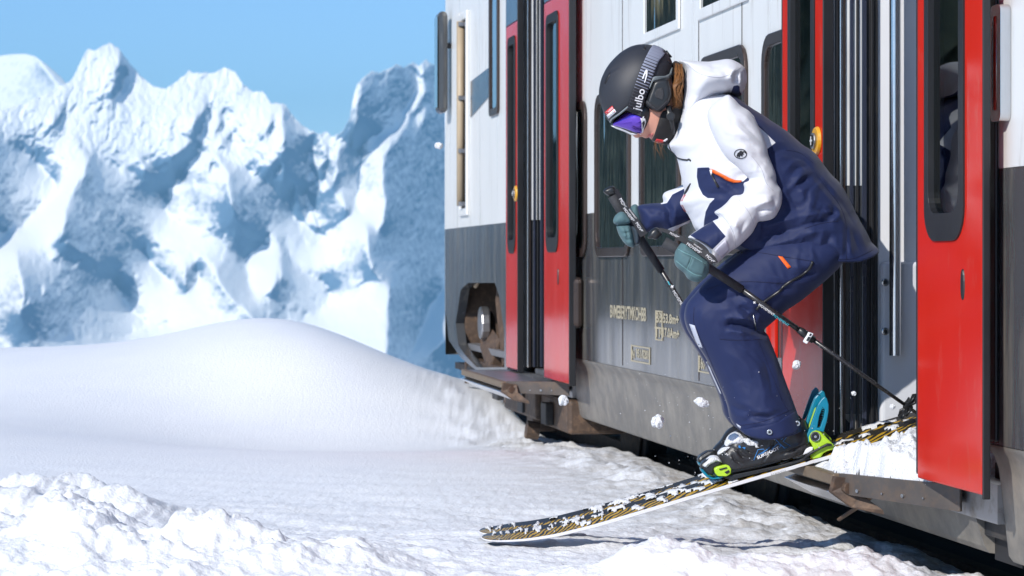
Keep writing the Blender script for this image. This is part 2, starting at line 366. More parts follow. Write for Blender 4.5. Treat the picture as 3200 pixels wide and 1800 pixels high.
nz = N(nn, 'ShaderNodeTexNoise'); nz.inputs['Scale'].default_value = .07; nz.inputs['Detail'].default_value = 9; nz.inputs['Roughness'].default_value = .68
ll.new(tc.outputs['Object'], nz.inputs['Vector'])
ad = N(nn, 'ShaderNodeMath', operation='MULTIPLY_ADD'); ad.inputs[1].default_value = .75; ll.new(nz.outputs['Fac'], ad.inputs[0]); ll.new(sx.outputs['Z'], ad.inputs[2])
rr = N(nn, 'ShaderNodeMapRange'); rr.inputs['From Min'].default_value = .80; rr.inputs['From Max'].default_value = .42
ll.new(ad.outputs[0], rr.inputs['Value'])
mx = N(nn, 'ShaderNodeMix', data_type='RGBA'); mx.inputs['A'].default_value = (.93, .94, .95, 1); mx.inputs['B'].default_value = (.13, .22, .34, 1)  # steep faces go rock-blue, which also puts blue shade into the colour
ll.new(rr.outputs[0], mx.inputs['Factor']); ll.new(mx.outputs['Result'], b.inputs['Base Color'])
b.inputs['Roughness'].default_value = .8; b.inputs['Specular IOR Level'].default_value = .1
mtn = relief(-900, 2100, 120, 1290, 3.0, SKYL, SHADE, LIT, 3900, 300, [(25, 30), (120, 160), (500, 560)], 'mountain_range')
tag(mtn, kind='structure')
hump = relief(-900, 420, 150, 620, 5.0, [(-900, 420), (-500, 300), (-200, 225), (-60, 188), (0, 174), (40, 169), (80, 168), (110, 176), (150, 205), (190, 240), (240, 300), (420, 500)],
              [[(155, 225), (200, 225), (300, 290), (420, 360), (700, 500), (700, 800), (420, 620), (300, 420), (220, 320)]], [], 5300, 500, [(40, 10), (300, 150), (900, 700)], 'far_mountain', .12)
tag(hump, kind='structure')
vx = axis(-1500, 1500, 60, 1.2, -9000, 9000); vy = np.concatenate([np.geomspace(425, 3000, 50), [3300, 3600, 4200, 9000]])
VX, VY = np.meshgrid(vx, vy)
VZ = np.interp(VY, [400, 3000, 3600, 9000], [-36, -190, -230, -300])+6*fbm2(VX/300, VY/300, 4, 77)*sstep(420, 700, VY)
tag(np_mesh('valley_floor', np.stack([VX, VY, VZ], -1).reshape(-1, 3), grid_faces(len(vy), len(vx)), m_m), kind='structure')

# the blue air of the valley: one closed box of thin, even haze round camera and scene
hz, nn, ll, b = mat_new('valley_haze')
nn.remove(b); pv = N(nn, 'ShaderNodeVolumePrincipled'); ll.new(pv.outputs[0], nn['Material Output'].inputs['Volume'])
pv.inputs['Color'].default_value = (.34, .76, 1.0, 1); pv.inputs['Density'].default_value = 1.35e-4; pv.inputs['Anisotropy'].default_value = 0.0
haze = MB().box(-9500, 9500, -4200, 9500, -420, 620).build('haze', hz); tag(haze, kind='stuff')
SC.cycles.volume_bounces = 0

# ------------------------------------------------------------------ the train: one vehicle, local axes x = along (away), y = out from its side, z = up
train = empty('railcar', (TO.x, TO.y, 0)); train.rotation_euler.z = math.pi/2+TA
tag(train, 'white, grey and red railcar with open doors standing in the snow', 'train')
def S(px, o=0.0):                        # along-train position seen at photo column px, on the plane o metres out
    k = (px-1600)/F; ca, sa = math.cos(TA), math.sin(TA)
    return (TO.x-o*ca-k*TO.y+k*o*sa)/(sa+k*ca)
def SZ(px, py, o=0.0):
    s = S(px, o); Y = TO.y+s*math.cos(TA)-o*math.sin(TA); return s, H+(YC-py)/F*Y
WHITE = mat('train_white_paint', (.74, .75, .74), .30, var=.05, scale=1.3, stretch=(6, 6, .5), dirt=(.42, .40, .37), dirt_amt=.18, coat=.0, spec=.35)
GREY = mat('train_grey_paint', (.058, .061, .066), .20, var=.22, scale=1.8, stretch=(3, 3, .4), dirt=(.17, .16, .14), dirt_amt=.42, coat=.1, spec=.4, rvar=.16)
SKIRT = mat('train_skirt_dirty', (.17, .16, .145), .50, var=.25, scale=5, dirt=(.27, .245, .21), dirt_amt=.6, bump=.12, bscale=60, rvar=.15)
RED = mat('train_red_paint', (.56, .020, .010), .16, var=.06, scale=3, coat=.05, spec=.12, dirt=(.50, .07, .05), dirt_amt=.15, rvar=.08, stretch=(2.5, 2.5, .8), bump=.03, bscale=30)
NAVY = mat('train_navy_panel', (.030, .036, .06), .25, coat=.5)
BLACK = mat('rubber_black', (.014, .014, .016), .45, var=.3, bump=.05)
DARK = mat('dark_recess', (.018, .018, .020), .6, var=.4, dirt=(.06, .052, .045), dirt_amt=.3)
BRONZE = mat('window_frame_bronze', (.060, .042, .036), .30, metal=.35, var=.2)
STEEL = mat('brushed_steel', (.62, .62, .63), .22, metal=1.0, var=.12, scale=40, stretch=(20, 20, .6))
ALU = mat('dull_aluminium', (.40, .40, .41), .38, metal=.9, var=.2, scale=8, dirt=(.2, .17, .13), dirt_amt=.3)
RUST = mat('rusty_brown_steel', (.075, .048, .033), .65, var=.5, scale=14, bump=.35, dirt=(.17, .105, .065), dirt_amt=.4)
TREAD = mat('step_edge_ochre', (.17, .125, .08), .55, var=.3, scale=14, dirt=(.13, .09, .06), dirt_amt=.4)
INNER = mat('inner_white_plastic', (.80, .81, .84), .35, var=.03, scale=3)
INGREY = mat('inner_grey_plastic', (.66, .68, .73), .38, var=.05, scale=4)
YEL = mat('button_yellow', (.72, .36, .02), .35, coat=.4)
CREAM = mat('stencil_cream', (.42, .37, .26), .6, var=.15)
BEIGE = mat('beige_handrail', (.42, .33, .22), .5, var=.2)
STEPM = mat('worn_step_steel', (.11, .095, .085), .45, metal=.4, var=.4, scale=10, dirt=(.17, .12, .085), dirt_amt=.3)
LENS = mat('white_lens', (.8, .82, .85), .15, coat=1)
FLOORM = mat('train_floor', (.16, .16, .17), .6, bump=.1)
def glass_mat(name, tint, rough=.03):
    m, nn, ll, b = mat_new(name)
    b.inputs['Base Color'].default_value = (*tint, 1); b.inputs['Roughness'].default_value = rough
    b.inputs['Specular IOR Level'].default_value = .9; b.inputs['Coat Weight'].default_value = 1.0; b.inputs['Coat Roughness'].default_value = .02
    tc = N(nn, 'ShaderNodeTexCoord'); mp = N(nn, 'ShaderNodeMapping'); mp.inputs['Scale'].default_value = (3, 3, .6); ll.new(tc.outputs['Object'], mp.inputs[0])
    n1 = N(nn, 'ShaderNodeTexNoise'); n1.inputs['Scale'].default_value = 1.6; ll.new(mp.outputs[0], n1.inputs['Vector'])
    bp = N(nn, 'ShaderNodeBump'); bp.inputs['Strength'].default_value = .12; bp.inputs['Distance'].default_value = .02; ll.new(n1.outputs['Fac'], bp.inputs['Height'])
    ll.new(bp.outputs[0], b.inputs['Coat Normal']); ll.new(bp.outputs[0], b.inputs['Normal'])
    return m
GLASS = glass_mat('tinted_glass', (.018, .024, .024))
CLEARG, nn, ll, b = mat_new('door_glass')
gl = N(nn, 'ShaderNodeBsdfGlossy'); gl.inputs['Roughness'].default_value = .02; gl.inputs['Color'].default_value = (.9, .95, .95, 1)
tr = N(nn, 'ShaderNodeBsdfTransparent'); tr.inputs['Color'].default_value = (.42, .50, .48, 1)
fr = N(nn, 'ShaderNodeFresnel'); fr.inputs['IOR'].default_value = 1.9; ms = N(nn, 'ShaderNodeMixShader')
ll.new(fr.outputs[0], ms.inputs[0]); ll.new(tr.outputs[0], ms.inputs[1]); ll.new(gl.outputs[0], ms.inputs[2]); ll.new(ms.outputs[0], nn['Material Output'].inputs['Surface'])

S_END, S_NEAR = S(1392), -6.0
ZB, ZT, ZD0, ZD1 = 1.203, 3.95, .36, 2.62     # grey/white line, wall top, door sill and head
D1 = (-1.13, .25); D2 = (5.47, S(1617, .075)+.016)  # door openings
# walls -------------------------------------------------------------------
WIN = []                                       # lower windows between the doors: s0, s1
for a, c in ((1836, 1768), (1973, 1866), (2130, 2006), (2339, 2192)): WIN.append((S(a), S(c)))
WIN.append((.55, S(2391)))
UP = [(S(2120), S(2020)), (S(2332), S(2196))]
zw0, zw1 = .985, 1.775
sect = [(S_NEAR, D1[0]), (D1[1], D2[0]), (D2[1], S_END)]
for i, (a, c) in enumerate(sect):
    hl, hu = [], []
    for w in WIN:
        if a < w[0] < c: hu.append((w[0]+.03, w[1]-.03))
    outer_lo = [(a, .47), (c, .47), (c, ZB), (a, ZB)]
    if i == 2:                                 # running-gear opening near the cab
        q = [SZ(x, y) for x, y in ((1490, 1148), (1452, 1108), (1432, 1078), (1424, 1010), (1440, 905), (1462, 884), (1546, 884), (1560, 925), (1576, 1040), (1576, 1148))]
        c0 = [SZ(x, y) for x, y in ((1582, 1172), (1505, 1172), (1440, 1118), (1402, 1062))]
        holed_panel(c0+[(c, .62), (c, ZB), (a, ZB)], [q], 0, -.06).build('lower_wall', GREY, train)
    else:
        holed_panel(outer_lo, [rrect(h0, h1, zw0+.03, ZB-.004, .04) if False else [(h0, zw0+.03), (h1, zw0+.03), (h1, ZB-.0), (h0, ZB-.0)] for h0, h1 in []], 0, -.06).build('lower_wall', GREY, train)
    holed_panel([(a, ZB+.001), (c, ZB+.001), (c, ZT), (a, ZT)], [], 0, -.06).build('upper_wall', WHITE, train)
    # skirt tucks in under the wall
    if i == 2: continue
    prof = [(0, .468), (-.004, .455), (-.022, .435), (-.034, .40), (-.062, .165), (-.075, .148), (-.095, .145), (-.10, .16), (-.08, .42), (-.06, .468)]
    MB().prism([(a, o, z) for o, z in prof], (c-a, 0, 0)).build('skirt', SKIRT, train, autosmooth=True)
for (a, c) in (D1, D2):                        # narrow skirt under each doorway, set back, and the header over it
    prof = [(-.03, .29), (-.072, .165), (-.085, .148), (-.11, .145), (-.11, .29)]
    MB().prism([(a+.22, o, z) for o, z in prof], (c-a-.22-.03, 0, 0)).build('skirt', SKIRT, train)
    MB().box(a, c, -.06, -.002, ZD1, ZT).build('door_header', NAVY if a > 3 else BLACK, train)
    MB().box(a, c, -1.2, -.03, .25, ZD0-.004).build('door_sill', ALU, train)
    # pocket beside the step, its shade put into the dark colour
    MB().box(a-.0, a+.22, -.30, -.10, .13, .40).build('step_pocket', DARK, train)
# shell: roof, far side, floor, ends
cab = S_END
arc = [(-.0, ZT), (-.12, 4.12), (-.45, 4.24), (-1.4, 4.28), (-2.35, 4.24), (-2.68, 4.12), (-2.8, ZT)]
MB().prism([(S_NEAR, o, z) for o, z in arc], (cab-S_NEAR, 0, 0)).build('roof', INGREY, train)
MB().box(S_NEAR, cab, -2.8, -2.74, .25, ZT).build('far_wall', WHITE, train)
MB().box(S_NEAR, cab, -2.74, -.07, .20, .245).build('underfloor', DARK, train)
MB().box(S_NEAR, D1[0]-.5, -2.74, -.07, .36, .40).box(D1[1]+.19, D2[0]-.2, -2.74, -.07, .36, .40).box(D2[1]+.1, cab, -2.74, -.07, .36, .40).build('floor', FLOORM, train)
MB().box(D1[0]-.49, D1[1]+.18, -2.74, -1.21, .30, .358).build('floor', FLOORM, train)
# rounded cab nose
nose = MB(); cs = []
for k in range(13):
    a = math.pi/2*k/12; cs.append((cab+.55*math.sin(a), -.42+.42*math.cos(a)))
prof = [(x, y) for x, y in cs]+[(cab+.55, -2.38)]+[(cab+.55*math.sin(math.pi/2*(1-k/8)), -2.38-.42*math.cos(math.pi/2*(1-k/8))) for k in range(1, 9)]
n = len(prof)
def band(z0, z1, taper0=1, taper1=1):
    m = MB(); v = []
    for z, t in ((z0, taper0), (z1, taper1)): v += [(cab+(x-cab)*t, y, z) for x, y in prof]
    m.add(v, [(i, i+1, n+i+1, n+i) for i in range(n-1)]+[tuple(range(n)), tuple(range(n, 2*n))]); return m
band(.62, ZB, .9, 1).build('nose_lower', GREY, train, autosmooth=True)
band(ZB+.002, 1.80).build('nose_upper', WHITE, train, autosmooth=True)
band(1.802, 2.9, 1, .9).build('windscreen', GLASS, train, autosmooth=True)
band(2.902, 4.1, .9, .45).build('nose_roof', WHITE, train, autosmooth=True)
band(.30, .618, .25, .8).build('nose_apron', SKIRT, train, autosmooth=True)
# windows -----------------------------------------------------------------
def window(s0, s1, z0, z1, r=.10, glass=GLASS):
    f = ring(rrect(s0, s1, z0, z1, r), rrect(s0+.045, s1-.045, z0+.045, z1-.045, r*.75), .016, .002).build('window', BRONZE, train, bevel=.004)
    holed_panel(rrect(s0+.04, s1-.04, z0+.04, z1-.04, r*.75), [], .006, .002).build('pane', glass, f)
    return f
for w in WIN: window(w[0], w[1], zw0, zw1)
for u in UP:
    f = ring([(u[0]-.05, 1.93), (u[1]+.05, 1.93), (u[1]+.05, 2.42), (u[0]-.05, 2.42)], [(u[0], 1.975), (u[1], 1.975), (u[1], 2.38), (u[0], 2.38)], .012, .002).build('upper_window', WHITE, train, bevel=.004)
    MB().box(u[0]-.002, u[1]+.002, .002, .005, 1.973, 2.382).build('pane', GLASS, f)
window(S(1562), S(1534), 1.88, 2.9, .05)
window(-3.6, -2.5, zw0, zw1); window(-5.4, -4.2, zw0, zw1)
# cab-side fittings
s0, s1 = S(1466), S(1441)
r = ring([(s0, 1.28), (s1, 1.28), (s1, 2.66), (s0, 2.66)], [(s0+.05, 1.33), (s1-.05, 1.33), (s1-.05, 2.61), (s0+.05, 2.61)], .02, .001).build('handrail_recess', WHITE, train, bevel=.006)
MB().box(s0+.052, s1-.052, .001, .004, 1.332, 2.608).build('backing', DARK, r)
MB().tube([((s0+s1)/2, .03, 1.35), ((s0+s1)/2, .03, 2.60)], .028, 8).build('handrail', BEIGE, train, smooth=True)
for z in (1.36, 1.72, 2.08, 2.58): MB().box((s0+s1)/2-.04, (s0+s1)/2+.04, .004, .05, z-.014, z+.014).build('bracket', ALU, train)
m = MB().prism([(S(1534), .002, 2.02), (S(1472), .002, 1.93), (S(1472), .002, 2.17), (S(1534), .002, 2.20)], (0, .003, 0)); m.build('navy_stripe', NAVY, train)
sm = S_END-.42; mir = MB().box(sm+.02, sm+.22, .03, .10, 2.02, 2.74).build('mirror', GREY, train, bevel=.04, seg=3); MB().box(sm+.035, sm+.205, .101, .106, 2.06, 2.70).build('mirror_glass', GLASS, mir)
MB().tube([(sm+.1, -.02, 2.5), (sm+.1, .06, 2.5)], .02, 8).build('mirror_arm', BLACK, train)
# running gear seen through the opening, coupler and brackets underneath
s0, s1 = S(1577), S(1426)
MB().box(s0-.1, s1+.2, -.62, -.56, .10, 1.15).build('gear_backing', DARK, train)
MB().box(s1-.02, s1+.03, -.5, -.062, .12, 1.05).build('gear_side_plate', RUST, train)
def beam(pts, w, name, m_, par=None): return MB().tube(pts, w, 4).build(name, m_, par or train, bevel=.012)
beam([(S(1498), -.20, .98), (S(1504), -.16, .72), (S(1530), -.14, .30)], [(.16, .06), (.20, .07), (.24, .06)], 'swing_arm', RUST)
beam([(S(1548), -.22, .98), (S(1556), -.2, .62), (S(1566), -.2, .28)], [(.14, .07), (.16, .07), (.18, .07)], 'swing_arm', RUST)
beam([(S(1470), -.12, .60), (S(1476), -.11, .40), (S(1505), -.10, .28)], [(.13, .05), (.16, .06), (.2, .05)], 'spring_seat', RUST)
MB().tube([(S(1480), -.10, .56), (S(1480), -.04, .56)], .11, 12).build('axle_box', ALU, train, bevel=.01)
MB().box(S(1570), S(1440), -.5, -.05, .245, .30).build('gear_beam', RUST, train, bevel=.01)
MB().tube([(S(1535), -.3, .90), (S(1470), -.1, .93), (S(1450), -.08, .80)], .016, 6).build('brake_hose', BEIGE, train, smooth=True)
g = MB()
for x0, x1, z0, z1, y1 in ((1500, 1590, .17, .27, -.02), (1590, 1690, .08, .26, .03), (1690, 1775, .06, .24, .0), (1645, 1665, .0, .1, .0)):
    g = MB().box(S(x1), S(x0), y1-.32, y1, z0, z1); g.build('coupler_bracket', RUST, train, bevel=.02)
for x0, z0 in ((1640, .10), (1715, .08), (1560, .12)): MB().box(S(x0+16), S(x0), .0, .045, z0, z0+.12).build('lug', DARK, train, bevel=.006)
MB().tube([(S(1700), .03, .03), (S(1700), .10, .04)], .05, 10).build('hose_end', RUST, train)
wheel_s = (S(2040), S(1905), S(1700), -2.2, -4.5)
for ws in wheel_s:
    w = MB().tube([(ws, -.62, .10), (ws, -.50, .10)], .40, 32).build('wheel', DARK, train, bevel=.015)
    MB().tube([(ws, -.50, .10), (ws, -.485, .10)], .30, 24).build('wheel_disc', RUST, w, bevel=.006)
# doors -------------------------------------------------------------------
def leaf(s0, s1, o, left_red, right_red, button=None, z0=.345, z1=2.34, lock=None, thk=.035):
    """one red door leaf; margins of red left/right of the long window given along s (far, near)"""
    d = empty('door_leaf', (0, 0, 0), train)
    g0, g1 = s0+right_red, s1-left_red                     # window opening in s
    wb, wt = 1.02, 2.26
    W = rrect(g0, g1, wb, wt, (.085, .085, .05, .05), 6)
    holed_panel([(s0, z0), (s1, z0), (s1, z1), (s0, z1)], [W], o, o-thk).build('leaf_panel', RED, d, bevel=.006)
    MB().box(s0, s1, o-thk, o, z1+.002, z1+.42).build('leaf_head', NAVY, d, bevel=.004)
    ring(rrect(g0-.006, g1+.006, wb-.006, wt+.006, (.09, .09, .055, .055), 6), rrect(g0+.035, g1-.03, wb+.07, wt-.04, (.06, .06, .04, .04), 6), o+.006, o-thk+.002).build('window_gasket', BLACK, d, bevel=.004)
    holed_panel(rrect(g0+.03, g1-.025, wb+.06, wt-.035, .05, 6), [], o-.012, o-.018).build('pane', CLEARG, d)
    MB().box(s0-.008, s0-.001, o-thk, o+.002, z0-.01, z1+.42).build('edge_seal', BLACK, d, bevel=.008)
    MB().box(s1+.001, s1+.022, o-.04, o-.002, z0+.01, z1+.42).build('edge_seal', BLACK, d, bevel=.006)
    if button:
        bs, bz = button; r_ = .055
        bt = MB().tube([(bs, o, bz), (bs, o+.012, bz)], [(r_*.86, r_*.86), (r_*.78, r_*.78)], 24).build('door_button', YEL, d, bevel=.003)
        MB().tube([(bs, o+.012, bz), (bs, o+.020, bz)], .026, 20).build('button_ring', ALU, bt, bevel=.002)
        MB().tube([(bs, o+.020, bz), (bs, o+.023, bz)], .019, 20).build('button_face', BLACK, bt)
        MB().box(bs-.012, bs+.012, o+.023, o+.0245, bz-.003, bz+.003).box(bs-.003, bs+.003, o+.0235, o+.025, bz-.014, bz+.014).build('button_mark', LENS, bt)
    if lock:
        MB().tube([(lock[0], o, lock[1]), (lock[0], o+.004, lock[1])], [(.042, .014), (.04, .012)], 14).build('key_slot', BLACK, d)
    return d
O1 = .075
leaf(S(3070, O1), S(2866, O1), O1, S(2866, O1)-S(2895, O1), S(3013, O1)-S(3070, O1), lock=(S(3010, O1), SZ(3010, 889, O1)[1]), thk=.020)
leaf(S(2571, O1), S(2444, O1), O1, S(2444, O1)-S(2467, O1), S(2546, O1)-S(2571, O1), button=(S(2556, O1), SZ(2556, 440, O1)[1]))
leaf(S(1778, O1), S(1700, O1), O1, S(1700, O1)-S(1708, O1), S(1745, O1)-S(1778, O1), lock=(S(1745, O1), SZ(1745, 865, O1)[1]))
leaf(S(1617, O1), S(1581, O1), O1, S(1581, O1)-S(1588, O1), S(1611, O1)-S(1617, O1), button=(S(1614, O1), SZ(1614, 605, O1)[1]))
# door posts, seals and the vestibule behind the near door
def post(px0, px1, o0, o1, m_, name, z0=.36, z1=ZD1+.1): MB().box(S(px1, o1), S(px0, o1), o0, o1, z0, z1).build(name, m_, train, bevel=.004)
for D in (D1, D2):
    e = D[1]
    for k, (o0, o1, m_, dep) in enumerate(((.046, .072, BLACK, .012), (.034, .044, ALU, .016), (.020, .032, BLACK, .010), (.008, .018, STEEL, .014), (-.004, .006, BRONZE, .008))):
        MB().box(e-dep, e+.02, o0, o1, .362, ZD1).build('door_seal', m_, train, bevel=.003)
    MB().box(e+.004, e+.10, -.115, -.006, .362, ZD1).build('door_post', DARK, train, bevel=.006)
    for k, (oo, ww) in enumerate(((-.024, .006), (-.044, .004), (-.066, .008), (-.092, .005))):
        MB().box(e-.008, e+.003, oo-ww, oo+ww, .362, ZD1).build('post_rib', BLACK if k % 2 else NAVY, train, bevel=.002)
    MB().box(D[0], D[0]+.06, -.20, -.062, .362, ZD1).build('door_post', DARK, train, bevel=.01)
MB().box(D1[1]+.02, D1[1]+.06, -2.72, -.118, .36, 3.2).build('partition', INNER, train, bevel=.006)
MB().box(D1[1]-.012, D1[1]+.019, -.40, -.119, .40, SZ(2760, 818, -.13)[1]).build('kick_panel', INGREY, train, bevel=.015, seg=3)
for py in (882, 1035):
    z = SZ(2755, py, -.13)[1]; sx_ = D1[1]-.013
    bl = MB().tube([(sx_, -.133, z), (sx_-.006, -.133, z)], .013, 14).build('bolt', STEEL, train, bevel=.002); MB().tube([(sx_-.006, -.133, z), (sx_-.0075, -.133, z)], .007, 6).build('bolt_socket', BLACK, bl)
sp = D1[1]-.06; po = -.152
MB().tube([(sp, po, SZ(2790, 1110, po)[1]), (sp, po, 3.1)], .0185, 20).build('grab_pole', STEEL, train, autosmooth=True)
MB().box(D1[0]-.55, D1[0]-.51, -2.72, -.21, .36, 3.2).build('partition', INNER, train)
MB().box(D1[0]-.55, D1[1]+.1, -2.72, -.21, 2.75, 2.8).build('ceiling_panel', INNER, train)
MB().box(D1[0]-.50, D1[1]+.02, -2.2, -2.15, .36, 2.74).build('inner_wall', INNER, train)
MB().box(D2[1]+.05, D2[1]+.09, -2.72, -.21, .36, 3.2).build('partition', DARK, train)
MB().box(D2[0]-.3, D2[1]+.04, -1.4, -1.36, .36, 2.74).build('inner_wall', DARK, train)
MB().tube([(D2[1]-.10, -.16, .5), (D2[1]-.10, -.16, 2.6)], .02, 10).build('grab_pole', ALU, train, smooth=True)
# grab handle on the body right of the door
hs0, hs1 = S(3126, .03), S(3094, .03); hz0, hz1 = SZ(3110, 386)[1], SZ(3110, 26)[1]
hr = ring(rrect(hs0, hs1, hz0, hz1, .02), rrect(hs0+.03, hs1-.012, hz0+.045, hz1-.045, .012), .03, .001).build('grab_handle', STEEL, train, bevel=.005)
MB().box(hs0+.01, hs1-.005, .001, .006, hz0+.02, hz1-.02).build('handle_backing', BLACK, hr)
for k in range(3):
    x = hs0+.045+k*(hs1-hs0-.07)/2.4; MB().tube([(x, .022, hz0+.03), (x, .022, hz1-.03)], .009 if k else .013, 10).build('handle_bar', STEEL, hr, smooth=True)
MB().box(D1[0]-.10, D1[0]-.012, .001, .012, .48, 2.9).build('door_surround', BLACK, train, bevel=.006)
MB().box(D2[0]-.10, D2[0]-.008, .001, .02, .48, 2.9).build('door_surround', BLACK, train, bevel=.006)
ps, pz = SZ(1815, 945); bx = MB().box(ps-.10, ps+.10, .001, .06, pz-.13, pz+.13).build('lamp_housing', BRONZE, train, bevel=.03, seg=3); MB().tube([(ps+.02, .06, pz), (ps+.02, .068, pz)], .05, 16).build('lamp_lens', LENS, bx)
rs, rz = SZ(2420, 1012); rb = ring([(rs-.06, rz-.12), (rs+.07, rz-.12), (rs+.07, rz+.1), (rs-.06, rz+.1)], [(rs-.045, rz-.09), (rs+.055, rz-.09), (rs+.055, rz+.08), (rs-.045, rz+.08)], .014, .001).build('reflector_frame', RED, train, bevel=.003)
MB().box(rs-.043, rs+.053, .001, .006, rz-.088, rz+.078).build('reflector', RED, rb)
# folding step in front of each door
def step(sa, sb, out, taper, name='folding_step'):
    st = empty(name, (0, 0, 0), train); z1, z0 = .328, .280
    top = [(sa, -.02), (sb, -.02), (sb-.03, out), (sa+taper, out)]
    MB().prism([(s, o, z0) for s, o in top], (0, 0, z1-z0)).build('tread_plate', ALU, st, bevel=.004)
    MB().box(sa+taper-.005, sb-.03, out-.004, out+.028, z1-.030, z1+.004).build('tread_nosing', TREAD, st, bevel=.005)
    MB().prism([(sa+taper+.02, out+.002, z0+.012), (sa+taper+.02, out+.04, z0+.0), (sa+taper+.02, out-.06, z0-.055), (sa+taper+.02, out-.09, z0-.045)], (sb-sa-taper-.08, 0, 0)).build('sensor_strip', STEEL, st, bevel=.004)
    # side cheek towards the camera
    q = [(sa, -.02), (sa+taper, out)]; nx, ny = -(q[1][1]-q[0][1]), (q[1][0]-q[0][0]); l = math.hypot(nx, ny); nx, ny = nx/l*.012, ny/l*.012
    cheek = MB().prism([(q[0][0], q[0][1], z0-.02), (q[1][0], q[1][1], z0-.006), (q[1][0], q[1][1], z1+.006), (q[0][0], q[0][1], z1+.006)], (nx, ny, 0)); ck = cheek.build('step_cheek', STEPM, st, bevel=.003)
    for t in (.28, .45, .62, .83):
        px_, py_ = q[0][0]*(1-t)+q[1][0]*t+nx, q[0][1]*(1-t)+q[1][1]*t+ny; big = t in (.45, .83)
        rv = MB().tube([(px_, py_, z0+.008), (px_+nx*.5, py_+ny*.5, z0+.008)], .0055 if big else .003, 12).build('rivet', ALU, ck)
    hx, hy = q[1][0]+nx*1.2, q[1][1]+ny*1.2
    hb = MB().prism([(hx-.01, hy+.02, z1), (hx-.012, hy-.05, z1-.01), (hx-.03, hy-.055, z0-.005), (hx-.10, hy-.10, z0-.045), (hx-.10, hy-.105, z0-.06), (hx-.02, hy-.03, z0-.045), (hx+.0, hy+.03, z0)], (-.016, -.004, 0)).build('hinge_bracket', RUST, st, bevel=.003)
    MB().tube([(hx-.02, hy-.02, z0+.012), (hx-.04, hy-.025, z0+.012)], .018, 14).build('hinge_pin', RUST, hb, bevel=.002)
    return st
st1 = step(-.87, .16, .20, .45)
step(D2[0]+.03, D2[1]+.55, .30, .10)
# pull-down lever below the near step
lv = [SZ(2730, 1514, .05), SZ(2690, 1568, .08), SZ(2685, 1585, .09), SZ(2640, 1624, .11)]
MB().tube([(lv[0][0], .04, lv[0][1]), (lv[1][0]-.02, .085, lv[1][1]+.012), (lv[1][0], .09, lv[1][1])], [(.03, .008), (.022, .008), (.016, .007)], 6).tube([(lv[1][0], .09, lv[1][1]), (lv[2][0], .095, lv[2][1]), (lv[3][0], .13, lv[3][1])], [(.014, .006), (.008, .006), (.007, .006)], 6).build('step_lever', RUST, train, bevel=.002)
MB().prism([(-.68, .02, .285), (-.66, .02, .262), (-.48, .02, .262), (-.46, .02, .285)], (0, -.1, 0)).build('step_stop', BLACK, train, bevel=.004)
for js, z0_, z1_ in [(q, a_, b_) for q in (1.62, 2.35, 3.95) for a_, b_ in ((.48, 1.2), (1.206, 3.9))]: MB().box(js, js+.006, .0005, .0022, z0_, z1_).build('panel_joint', BRONZE, train)
# stencilled lettering ------------------------------------------------------
def text_mesh(body, size, align='CENTER', extrude=0.0, space=1.0, bold=0.0, shear=0.0):
    c = bpy.data.curves.new('lettering', 'FONT'); c.body = body; c.size = size; c.align_x = align; c.align_y = 'CENTER'; c.extrude = extrude; c.space_character = space; c.offset = bold; c.shear = shear; c.resolution_u = 3
    o = bpy.data.objects.new('lettering_tmp', c); COL.objects.link(o)
    me = bpy.data.meshes.new_from_object(o.evaluated_get(bpy.context.evaluated_depsgraph_get()))
    bpy.data.objects.remove(o); bpy.data.curves.remove(c); return me
def stencil(body, px, py, h, stretch=1.0, space=1.0, o=.002):
    me = text_mesh(body, h*1.35, space=space, bold=.002); s, z = SZ(px, py)
    for v in me.vertices: x, y = v.co.x, v.co.y; v.co = (s-x*stretch, o, z+y)
    me.update(); return link_mesh('lettering', me, CREAM, train)
def frame_box(px0, px1, py0, py1, w=.006):
    (sa, za), (sb, zb) = SZ(px1, (py0+py1)/2), SZ(px0, (py0+py1)/2); h = (py1-py0)/F*(TO.y+(sa+sb)/2)/2; zc = (za+zb)/2
    return ring([(sa, zc-h), (sb, zc-h), (sb, zc+h), (sa, zc+h)], [(sa+w*3, zc-h+w), (sb-w*3, zc-h+w), (sb-w*3, zc+h-w), (sa+w*3, zc+h-w)], .0035, .002).build('lettering_frame', CREAM, train)
stencil('BVMEBERYTMKOHBB', 1962, 980, .062, 1.15, .92)
frame_box(2050, 2072, 971, 1064); stencil('BI', 2057, 994, .045, 1.8); stencil('BI', 2066, 994, .045, 1.8); stencil('TPI', 2061, 1040, .045, 2.2)
stencil('+53.8m+', 2093, 998, .04, 1.9); stencil('+17.0Am+', 2093, 1042, .04, 1.7)
frame_box(1974, 2033, 1082, 1134); stencil('N', 1980, 1108, .04, 1.6); stencil('951/0201', 2010, 1108, .04, 1.5)
frame_box(2184, 2226, 1114, 1166); stencil('160', 2194, 1136, .05, 1.1); stencil('+-+', 2214, 1136, .05, 1.0)
# track bed and rails under the train ---------------------------------------
BAL = mat('shade_dark_ballast', (.045, .042, .040), .9, var=.5, scale=20, bump=.8, bscale=40)  # near-black ballast, added to deepen the shade under the train
bed = MB().box(S_NEAR-3, S_END+.2, -2.6, -.30, -.5, -.19).build('track_bed', BAL); bed.location = train.location; bed.rotation_euler = train.rotation_euler; tag(bed, kind='structure')
for oo in (-.60, -2.05):
    rl_ = MB().box(S_NEAR-3, S_END+1.0, oo-.035, oo+.035, -.19, -.08).build('rail', RUST, None, bevel=.008); rl_.location = train.location; rl_.rotation_euler = train.rotation_euler
    tag(rl_, 'rusty rail under the train on the platform side' if oo > -1 else 'rusty rail under the far side of the train', 'rail')

